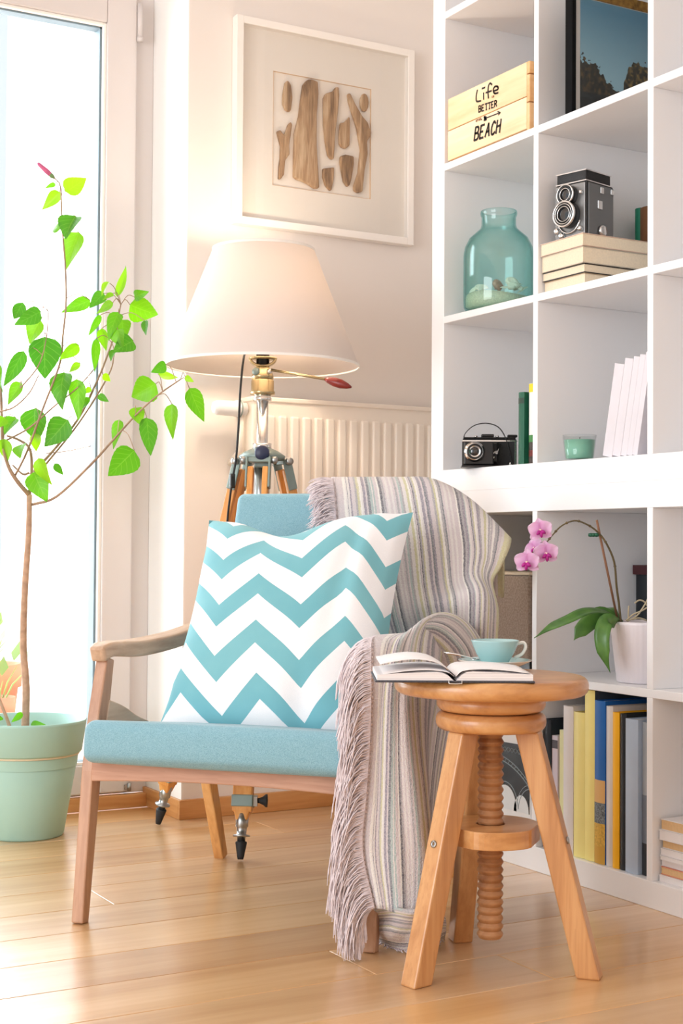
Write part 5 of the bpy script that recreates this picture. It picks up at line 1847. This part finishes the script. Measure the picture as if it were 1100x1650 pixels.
# ------------------------------------------------------------------ candle glass
cdl = thing('candle_glass', 'mint green candle in a clear glass tumbler beside the white books', 'candle', (0.046, -0.482, ZL['u']))
MB().lathe([(0, 0), (0.0270, 0), (0.0285, 0.003), (0.0345, 0.0535), (0.0332, 0.0535), (0.0275, 0.006), (0, 0.005)], 48).build('glass', M['clear'], cdl)
MB().lathe([(0, 0.0052), (0.0272, 0.0062), (0.0318, 0.0435), (0.030, 0.0430), (0, 0.0425)], 48).build('wax', mat('mint_wax', srgb(146, 220, 190), 0.45, var=0.02), cdl)
MB().tube([(0, 0, 0.042), (0.001, 0, 0.050)], 0.0008, 6).build('wick', M['blackrub'], cdl)

# ------------------------------------------------------------------ twin lens camera
tl = thing('twin_lens_camera', 'vintage twin lens camera standing on the stacked paperbacks', 'camera', (0.066, -0.460, ZT), 0)
tl.scale = (1.1, 1.1, 1.1)
tl.rotation_euler = (0, 0, math.radians(14))
# local: front faces -x, width along y
MB().span((-0.030, -0.036, 0.0), (0.052, 0.036, 0.108)).build('body', M['leather'], tl, bevel=0.003)
MB().span((-0.026, -0.0375, 0.003), (0.050, -0.0360, 0.104)).build('side_plate', mat('grey_camera_plate', srgb(120, 122, 124), 0.4, metal=0.4, var=0.06), tl, bevel=0.002)
MB().span((-0.034, -0.034, 0.004), (-0.030, 0.034, 0.104)).build('front_plate', mat('silver_face', srgb(150, 150, 150), 0.35, metal=0.7, var=0.08), tl, bevel=0.0015)
MB().span((-0.030, -0.034, 0.1085), (0.046, 0.034, 0.128)).build('viewfinder_hood', M['leather'], tl, bevel=0.0025)
MB().span((-0.031, -0.035, 0.1265), (0.047, 0.035, 0.1285)).span((-0.031, -0.035, 0.107), (0.047, 0.035, 0.109)).build('hood_trim', M['chrome'], tl)
RL = Matrix.Rotation(-PI / 2, 4, 'Y')


def lens(name, y, z_, r, ln, rings):
    Mx = Matrix.Translation((-0.034, y, z_)) @ RL
    lo = MB().lathe([(0, 0), (r, 0), (r, ln * 0.6), (r * 0.96, ln), (r * 0.72, ln), (r * 0.60, ln * 0.72), (0, ln * 0.70)], 36, M=Mx).build(name, M['black'], tl)
    for ra, rb2, z0, z1 in rings:
        MB().lathe([(r * ra, z0 * ln), (r * ra, z1 * ln), (r * rb2, z1 * ln), (r * rb2, z0 * ln), (r * ra, z0 * ln)], 36, M=Mx).build('lens_ring', M['chrome'], lo)
    MB().lathe([(r * 0.58, ln * 0.78), (r * 0.4, ln * 0.84), (0, ln * 0.88)], 24, M=Mx).build('lens_glass', M['glassdark'], lo)


lens('viewing_lens', 0.0, 0.083, 0.0185, 0.016, ((1.03, 0.93, 0.82, 1.02), (0.64, 0.58, 0.9, 1.02)))
lens('taking_lens', 0.0, 0.046, 0.0240, 0.020, ((1.03, 0.90, 0.80, 1.02), (0.80, 0.75, 0.95, 1.03), (0.60, 0.55, 0.9, 1.0)))
for yy, zz, rr in ((0.027, 0.020, 0.006), (0.016, 0.010, 0.006), (-0.028, 0.085, 0.004), (-0.026, 0.018, 0.005), (0.0285, 0.044, 0.005)):
    MB().lathe([(0, 0), (rr, 0), (rr, 0.006), (rr * 0.6, 0.008), (0, 0.008)], 16, M=Matrix.Translation((-0.034, yy, zz)) @ RL).build('dial', M['chrome'], tl)
arc = [(-0.0365, 0.026 * math.cos(a), 0.043 - 0.030 * math.sin(a)) for a in [PI * (0.1 + 0.8 * i / 12) for i in range(13)]]
MB().tube(arc, 0.0022, 6).build('scale_arc', M['chrome'], tl)
RS_ = Matrix.Rotation(PI / 2, 4, 'X')
MB().lathe([(0, 0), (0.011, 0), (0.011, 0.006), (0.008, 0.008), (0, 0.008)], 24, M=Matrix.Translation((0.012, -0.0375, 0.018)) @ RS_).build('winding_knob', M['chrome'], tl)
for xx, zz, ww, hh in ((0.006, 0.066, 0.014, 0.016), (0.012, 0.094, 0.010, 0.012), (0.044, 0.096, 0.010, 0.010)):
    MB().span((xx - ww / 2, -0.0405, zz - hh / 2), (xx + ww / 2, -0.0372, zz + hh / 2)).build('strap_lug', M['chrome'], tl, bevel=0.001)

# ------------------------------------------------------------------ folding camera
fc_c = Vector((0.052, -0.158, ZL['u']))
yawc = math.atan2(CAM.y - fc_c.y, CAM.x - fc_c.x) + PI / 2
fcam = thing('folding_camera', 'old black folding camera with strap and chrome lens on the shelf', 'camera', fc_c, yawc + 0.06)
# local: front faces -y
MB().span((-0.060, -0.012, 0.004), (0.060, 0.020, 0.066)).build('body', M['leather'], fcam, bevel=0.003)
MB().span((-0.061, -0.0128, 0.060), (0.061, 0.021, 0.0625)).span((0.0555, -0.0128, 0.004), (0.0575, -0.0115, 0.0625)).build('trim', M['chrome'], fcam)
MB().span((-0.058, -0.010, 0.066), (0.058, 0.018, 0.070)).build('top_plate', M['black'], fcam, bevel=0.0015)
MB().span((-0.018, -0.006, 0.070), (0.010, 0.012, 0.077)).build('viewfinder', M['black'], fcam, bevel=0.002)
MB().span((0.040, -0.006, 0.070), (0.062, 0.012, 0.076)).build('film_winder', M['black'], fcam, bevel=0.002)
for xx in (-0.030, 0.018):
    MB().lathe([(0, 0.070), (0.004, 0.070), (0.004, 0.0745), (0, 0.0745)], 14, c=(xx, 0.004, 0)).build('button', M['chrome'], fcam)
MB().span((-0.064, -0.062, 0.0), (0.026, -0.010, 0.004)).build('drop_bed', M['black'], fcam, bevel=0.001)
mbb = MB()
for k in range(7):
    s = 1 - k * 0.035
    mbb.span((-0.035 - 0.026 * s - 0.0, -0.012 - k * 0.0055, 0.034 - 0.027 * s), (-0.010 + 0.030 * s, -0.0075 - k * 0.0055, 0.034 + 0.025 * s))
mbb.build('bellows', M['blackrub'], fcam, bevel=0.001)
MB().span((-0.058, -0.056, 0.006), (0.006, -0.048, 0.056)).build('lens_board', M['black'], fcam, bevel=0.002)
Mx = Matrix.Translation((-0.036, -0.056, 0.034)) @ Matrix.Rotation(PI / 2, 4, 'X')
lo = MB().lathe([(0, 0), (0.0225, 0), (0.0225, 0.006), (0.019, 0.008), (0.0185, 0.013), (0.011, 0.014), (0.009, 0.008), (0, 0.008)], 36, M=Mx).build('shutter_ring', M['chrome'], fcam)
MB().lathe([(0.0170, 0.0132), (0.0170, 0.0145), (0.0125, 0.0148), (0.0125, 0.0132)], 36, M=Mx).build('aperture_scale', M['black'], lo)
MB().lathe([(0.0095, 0.010), (0.005, 0.0118), (0, 0.0122)], 24, M=Mx).build('lens_glass', M['glassdark'], lo)
MB().tube([(-0.002, -0.050, 0.010), (0.014, -0.040, 0.032), (0.024, -0.014, 0.054)], 0.0016, 6).build('strut', M['chrome'], fcam)
MB().tube([(-0.004, -0.054, 0.022), (0.010, -0.048, 0.035), (0.016, -0.046, 0.033)], 0.0014, 6).build('strut', M['chrome'], fcam)
for pt in ((0.012, -0.043, 0.033), (0.046, -0.0135, 0.010)):
    MB().lathe([(0, -0.003), (0.0045, -0.003), (0.0045, 0.002), (0, 0.003)], 14, M=Matrix.Translation(pt) @ Matrix.Rotation(PI / 2, 4, 'X')).build('catch', M['chrome'], fcam)
sp_pts = spline([(-0.058, -0.006, 0.060), (-0.054, -0.006, 0.078), (-0.034, -0.005, 0.096), (-0.006, -0.004, 0.101), (0.020, -0.006, 0.092), (0.036, -0.012, 0.066), (0.044, -0.0145, 0.034), (0.050, -0.0135, 0.008)], 6)
MB().ribbon(sp_pts, 0.007, 0.0018, (0, 1, 0)).build('strap', M['leather'], fcam)

# ------------------------------------------------------------------ taupe box and print box in the left column
tb_ = thing('storage_box', 'taupe fabric storage box with a pale rim behind the blanket', 'box', (0.006, -0.218, ZL['s']))
taupe = fabric('taupe_canvas', srgb(146, 130, 118), srgb(172, 156, 142), 260, bump=0.3)
MB().span((0.0, -0.150, 0.026), (0.30, 0.158, 0.203)).build('box_body', taupe, tb_, bevel=0.004)
MB().span((-0.001, -0.152, 0.203), (0.301, 0.160, 0.208)).build('box_rim', mat('pale_rim', srgb(214, 200, 178), 0.7), tb_, bevel=0.001)
MB().span((0.006, -0.144, 0.0), (0.294, 0.152, 0.026)).build('gap_shade', M['black'], tb_)  # black block standing in for the shaded gap under the box

pb = thing('print_box', 'white box printed with a black iron lattice tower, in the lowest left cube', 'box', (0.006, -0.218, ZL['b']))
MB().span((0.0, -0.157, 0.0), (0.28, 0.150, 0.228)).build('box_body', mat('white_card', srgb(236, 238, 240), 0.6), pb, bevel=0.001)
dk, ltc = mat('print_black', srgb(18, 24, 30), 0.5), mat('print_grey', srgb(150, 164, 172), 0.6)


def prn(polys, m, name, x):
    mb = MB()
    for poly in polys:
        n = len(poly)
        mb.add([(x, a, b) for a, b in poly] + [(0.0002, a, b) for a, b in poly], [tuple(range(n)), tuple(reversed(range(n, 2 * n)))] + [(i, (i + 1) % n, n + (i + 1) % n, n + i) for i in range(n)])
    return mb.build(name, m, pb)


def pr_pt(cx, cy):
    """point of the print on the box front, in box coordinates"""
    p_ = onpl(700 + cx / 5.155, 1100 + cy / 5.155, 0, 0.006)
    return (p_.y - pb.location.y, p_.z - pb.location.z)


prn([[(0.150, 0.196), pr_pt(800, 530), (-0.1535, 0.192), (-0.1535, 0.06), (0.150, 0.06)]], dk, 'print_background', -0.0006)
arcs = []


def arc_strip(cx, cy, rx, ry, a0, a1, w_, n=14):
    o_, i_ = [], []
    for k in range(n + 1):
        a = a0 + (a1 - a0) * k / n
        o_.append((cx + rx * math.cos(a), cy + ry * math.sin(a)))
        i_.append((cx + (rx - w_) * math.cos(a), cy + (ry - w_) * math.sin(a)))
    return [[o_[k], o_[k + 1], i_[k + 1], i_[k]] for k in range(n)]


# light sky seen through two small arches, and the pale lattice of the big arch
for cy_, rr in ((0.062, 0.078), (-0.140, 0.072)):
    pass
wht = mat('print_white', srgb(226, 232, 236), 0.6)
half = lambda cx, r, h: [(cx + r * math.cos(PI * k / 16), 0.06 + h * math.sin(PI * k / 16)) for k in range(17)]
prn([half(-0.070, 0.040, 0.050)], wht, 'print_arch', -0.0009)
prn([half(-0.126, 0.026, 0.036)], wht, 'print_arch', -0.0009)
lat = arc_strip(0.02, -0.05, 0.20, 0.218, PI * 0.62, PI * 1.0, 0.0012)[:0]
lat += arc_strip(-0.070, 0.06, 0.047, 0.058, 0.1, PI - 0.1, 0.0016)
lat += arc_strip(-0.160, 0.06, 0.045, 0.054, 0.1, PI - 0.1, 0.0016)
lat += arc_strip(-0.160, 0.06, 0.052, 0.062, 0.1, PI - 0.1, 0.0012)
lat += arc_strip(-0.02, -0.02, 0.20, 0.185, PI * 0.5, PI * 1.0, 0.0022, 20)
lat += arc_strip(-0.02, -0.02, 0.20, 0.194, PI * 0.5, PI * 1.0, 0.0016, 20)
for k in range(26):
    a = PI * (0.5 + 0.5 * k / 26)
    y0_, z0_ = -0.02 + 0.197 * math.cos(a), -0.02 + 0.183 * math.sin(a)
    y1_, z1_ = -0.02 + 0.20 * math.cos(a + 0.03), -0.02 + 0.193 * math.sin(a + 0.03)
    lat.append([(y0_, z0_), (y0_ + 0.001, z0_), (y1_ + 0.001, z1_), (y1_, z1_)])
for k in range(24):
    y0_ = 0.145 - k * 0.0125
    for s_ in (1, -1):
        lat.append([(y0_, 0.180), (y0_ - 0.0012, 0.180), (y0_ - 0.0012 - 0.011 * s_, 0.1905), (y0_ - 0.011 * s_, 0.1905)])
lat = [[(max(-0.153, min(0.149, a)), max(0.061, b)) for a, b in poly] for poly in lat]
prn(lat, ltc, 'print_lattice', -0.0012)

# ================================================================== orchid
OC = Vector((0.088, -0.629, ZL['s']))
op = thing('orchid_pot', 'white fluted flower pot holding the orchid on the shelf', 'pot', OC)
mb = MB()
P = []
for z_, r in ((0.0, 0.0), (0.0, 0.050), (0.002, 0.0525), (0.112, 0.0655), (0.1185, 0.0662), (0.1185, 0.0630), (0.09, 0.060), (0.085, 0.0)):
    row = []
    for k in range(145):
        a = 2 * PI * k / 144
        fl_ = 1 - (0.018 * (0.5 + 0.5 * math.cos(a * 36)) if 0.001 < z_ < 0.115 and r > 0.05 else 0)
        row.append((r * fl_ * math.cos(a), r * fl_ * math.sin(a), z_))
    P.append(row)
mb.grid(P).build('pot_body', mat('white_ceramic', srgb(240, 232, 236), 0.35, var=0.02), op)
MB().lathe([(0, 0.100), (0.03, 0.101), (0.060, 0.098), (0.060, 0.09), (0, 0.09)], 32).build('bark_mix', M['soil'], op)

orc = thing('orchid', 'pink moth orchid with three blooms on an arching stem', 'plant', OC + Vector((0, 0, 0.1015)))
OO = orc.location.copy()
oa = lambda x, y, d: at(x, y, d) - OO
stem_m = mat('orchid_stem', srgb(106, 92, 62), 0.55, var=0.2, vscale=40)
stk_m = mat('brown_stake', srgb(142, 100, 74), 0.6, var=0.1)
oleaf = NT('orchid_leaf')
_tc = oleaf.n('ShaderNodeTexCoord')
_nz = oleaf.n('ShaderNodeTexNoise', i_Scale=30.0, i_Detail=3.0)
oleaf.l(_tc.outputs['Object'], _nz.inputs['Vector'])
oleaf.l(oleaf.ramp(_nz.outputs[0], [(0.3, srgb(58, 104, 44)), (0.7, srgb(96, 144, 64))]), oleaf.b.inputs['Base Color'])
oleaf.b.inputs['Roughness'].default_value = 0.32
DP = 2.835
base = oa(996, 1004, DP)
MB().tube([oa(996, 1006, DP), oa(961, 838, DP - 0.03)], 0.0023, 8).build('stake', stk_m, orc)
sp_pts = spline([oa(1000, 1006, DP), oa(997, 975, DP), oa(993, 945, DP - .01), oa(989, 905, DP - .02), oa(975, 873, DP - .03), oa(960, 855, DP - .04), (oa(943, 844, DP - .06)), oa(925, 839, DP - .08), oa(905, 847, DP - .10), oa(890, 862, DP - .12), oa(882, 872, DP - .13)], 5)
MB().tube(sp_pts, [0.0024 - 0.0012 * i / (len(sp_pts) - 1) for i in range(len(sp_pts))], 8).build('stem', stem_m, orc)
nod = MB()
for i in (14, 20, 28, 33, 38, 43, 48):
    p_ = sp_pts[i]
    nod.lathe([(0, -0.0028), (0.0026, -0.001), (0.0028, 0.001), (0, 0.003)], 8, c=p_)
nod.build('stem_nodes', stem_m, orc)['kind'] = 'stuff'
clip = MB()
cp = oa(958, 862, DP - .035)
for dx in (-0.008, -0.003, 0.003):
    clip.lathe([(0, -0.004), (0.0045, -0.003), (0.005, 0.0), (0.0045, 0.003), (0, 0.004)], 10, c=cp + RT * dx)
clip.build('clip', mat('green_clip', srgb(24, 92, 66), 0.4, var=0.1), orc)


def strap_leaf(ctrl, w_, m, fold=0.25, facing=None):
    pts = spline(ctrl, 6)
    n = len(pts)
    P = []
    for i, p_ in enumerate(pts):
        d = (pts[min(i + 1, n - 1)] - pts[max(0, i - 1)]).normalized()
        ref = facing if facing is not None else Vector((0, 0, 1))
        sd = d.cross(ref)
        sd = sd.normalized() if sd.length > 1e-4 else RT.copy()
        nr = sd.cross(d)
        s = i / (n - 1)
        ww = w_ * (0.35 + 0.65 * math.sin(PI * min(1, s * 0.9 + 0.12)) ** 0.7) * (1 - max(0, s - 0.75) / 0.25 * 0.97 if s > 0.75 else 1)
        P.append([p_ + sd * (ww * a) + nr * (abs(a) * ww * fold) for a in (-1, -0.5, 0, 0.5, 1)])
    return MB().grid(P).build('leaf', m, orc, solid=0.0016, fix=False)


fc_ = -FW
strap_leaf([oa(996, 1003, DP), oa(975, 989, DP - .02), oa(945, 987, DP - .06), oa(915, 1000, DP - .10), oa(885, 1013, DP - .13), oa(860, 1028, DP - .15)], 0.0125, oleaf.m, 0.3, (Vector((0, 0, 1)) * 1.0 + fc_ * 0.55).normalized())
strap_leaf([oa(992, 1000, DP + .01), oa(968, 990, DP), oa(948, 1004, DP - .02), oa(934, 1018, DP - .03), oa(924, 1032, DP - .035)], 0.0165, oleaf.m, 0.15, (fc_ + Vector((0, 0, 0.3))).normalized())
strap_leaf([oa(992, 1004, DP - .03), oa(978, 1000, DP - .06), oa(970, 1020, DP - .075), oa(972, 1050, DP - .08), oa(983, 1085, DP - .08)], 0.0150, oleaf.m, 0.2, (fc_ + RT * -0.3).normalized())
strap_leaf([oa(1000, 1003, DP + .02), oa(985, 985, DP + .03), oa(972, 982, DP + .05), oa(958, 990, DP + .06)], 0.0150, oleaf.m, 0.2)
rt_m = mat('aerial_root', srgb(196, 180, 150), 0.7, var=0.15, vscale=40)
for ctrl in (((1008, 1000), (1020, 990), (1032, 985), (1044, 978)), ((1012, 1000), (1012, 985), (1013, 976)), ((1018, 998), (1030, 996), (1042, 1000)), ((1022, 972), (1030, 967), (1038, 970), (1042, 976)), ((1010, 1001), (1026, 992), (1038, 975), (1046, 960))):
    MB().tube(spline([oa(x, y, DP - .02) for x, y in ctrl], 4), 0.0016, 6).build('aerial_root', rt_m, orc)

petal = NT('orchid_petal')
_uv = petal.n('ShaderNodeUVMap')
_sp = petal.n('ShaderNodeSeparateXYZ')
petal.l(_uv.outputs[0], _sp.inputs[0])
_c = petal.ramp(_sp.outputs[1], [(0.0, srgb(222, 150, 206)), (0.5, srgb(234, 182, 224)), (1.0, srgb(244, 212, 238))])
petal.l(_c, petal.b.inputs['Base Color'])
petal.b.inputs['Roughness'].default_value = 0.6
_tr = petal.n('ShaderNodeBsdfTranslucent')
petal.l(_c, _tr.inputs[0])
_mx = petal.n('ShaderNodeMixShader')
_mx.inputs[0].default_value = 0.3
petal.l(petal.b.outputs[0], _mx.inputs[1])
petal.l(_tr.outputs[0], _mx.inputs[2])
petal.l(_mx.outputs[0], petal.out.inputs[0])
lipm = mat('magenta_lip', srgb(180, 24, 140), 0.5, var=0.2, vscale=150)
colm = mat('pale_column', srgb(240, 216, 200), 0.5)


def flower(c, nrm, R_, roll):
    f = bpy.data.objects.new('flower', None)
    link(f, orc)
    f.location = c
    Mx = nrm.to_track_quat('Z', 'Y').to_matrix().to_4x4() @ Matrix.Rotation(roll, 4, 'Z')

    def pet(a, L, W_, tw_):
        P, UVs = [], []
        for i in range(9):
            s = i / 8
            w2 = W_ * (math.sin(PI * min(1, (s * 0.93 + 0.04)) ** 0.8) ** 0.7)
            row, ur = [], []
            for j in range(7):
                b = (j - 3) / 3
                x, y = w2 * b, L * s
                z_ = 0.16 * L * s * s * (-1 if tw_ else 0.2) + 0.10 * w2 * b * b + 0.0015 * math.sin(s * 6 + b * 4)
                v = Mx @ Vector((x * math.cos(a) - y * math.sin(a), x * math.sin(a) + y * math.cos(a), z_ + (0.002 if not tw_ else 0)))
                row.append(v)
                ur.append((j / 6, s))
            P.append(row)
            UVs.append(ur)
        MB().grid(P, UVs).build('petal', petal.m, f, fix=False)
    for a in (0.0, 2.15, -2.15):
        pet(a, R_, R_ * 0.40, True)
    for a in (1.15, -1.15):
        pet(a, R_ * 1.02, R_ * 0.60, False)
    mb = MB()
    for a, L in ((PI, 0.55), (PI - 0.9, 0.42), (PI + 0.9, 0.42)):
        pts, rr = [], []
        for i in range(6):
            s = i / 5
            pts.append(Mx @ Vector((-math.sin(a) * R_ * L * s, math.cos(a) * R_ * L * s, 0.003 + 0.008 * math.sin(s * PI * 0.8))))
            rr.append(R_ * 0.13 * math.sin(PI * (0.15 + 0.75 * s)) + 0.0005)
        mb.tube(pts, rr, 8)
    mb.build('lip', lipm, f)
    MB().lathe([(0, 0.0), (0.0030, 0.001), (0.0032, 0.006), (0.002, 0.009), (0, 0.0095)], 10, M=Mx).build('column', colm, f)
    return f


tocam_o = (CAM - (OO + oa(870, 880, 2.7))).normalized()
for x, y, d, R_, rl, off in ((870, 855, DP - .140, 0.0235, 0.15, (0.1, 0.0, 0.0)), (879, 892, DP - .135, 0.0245, 0.1, (0.15, -0.1, -0.1)), (849, 906, DP - .155, 0.0245, 0.0, (-0.15, 0.1, -0.12)), (862, 884, DP - .105, 0.020, 0.6, (-0.3, 0.2, 0.1))):
    c = oa(x, y, d)
    flower(c, (tocam_o + Vector(off)).normalized(), R_, rl)
    MB().tube(spline([sp_pts[-1 if y > 870 else -4], c + Vector((0, 0, 0.008)) + FW * 0.012, c - tocam_o * 0.001], 4), 0.0010, 6).build('flower_stalk', stem_m, orc)
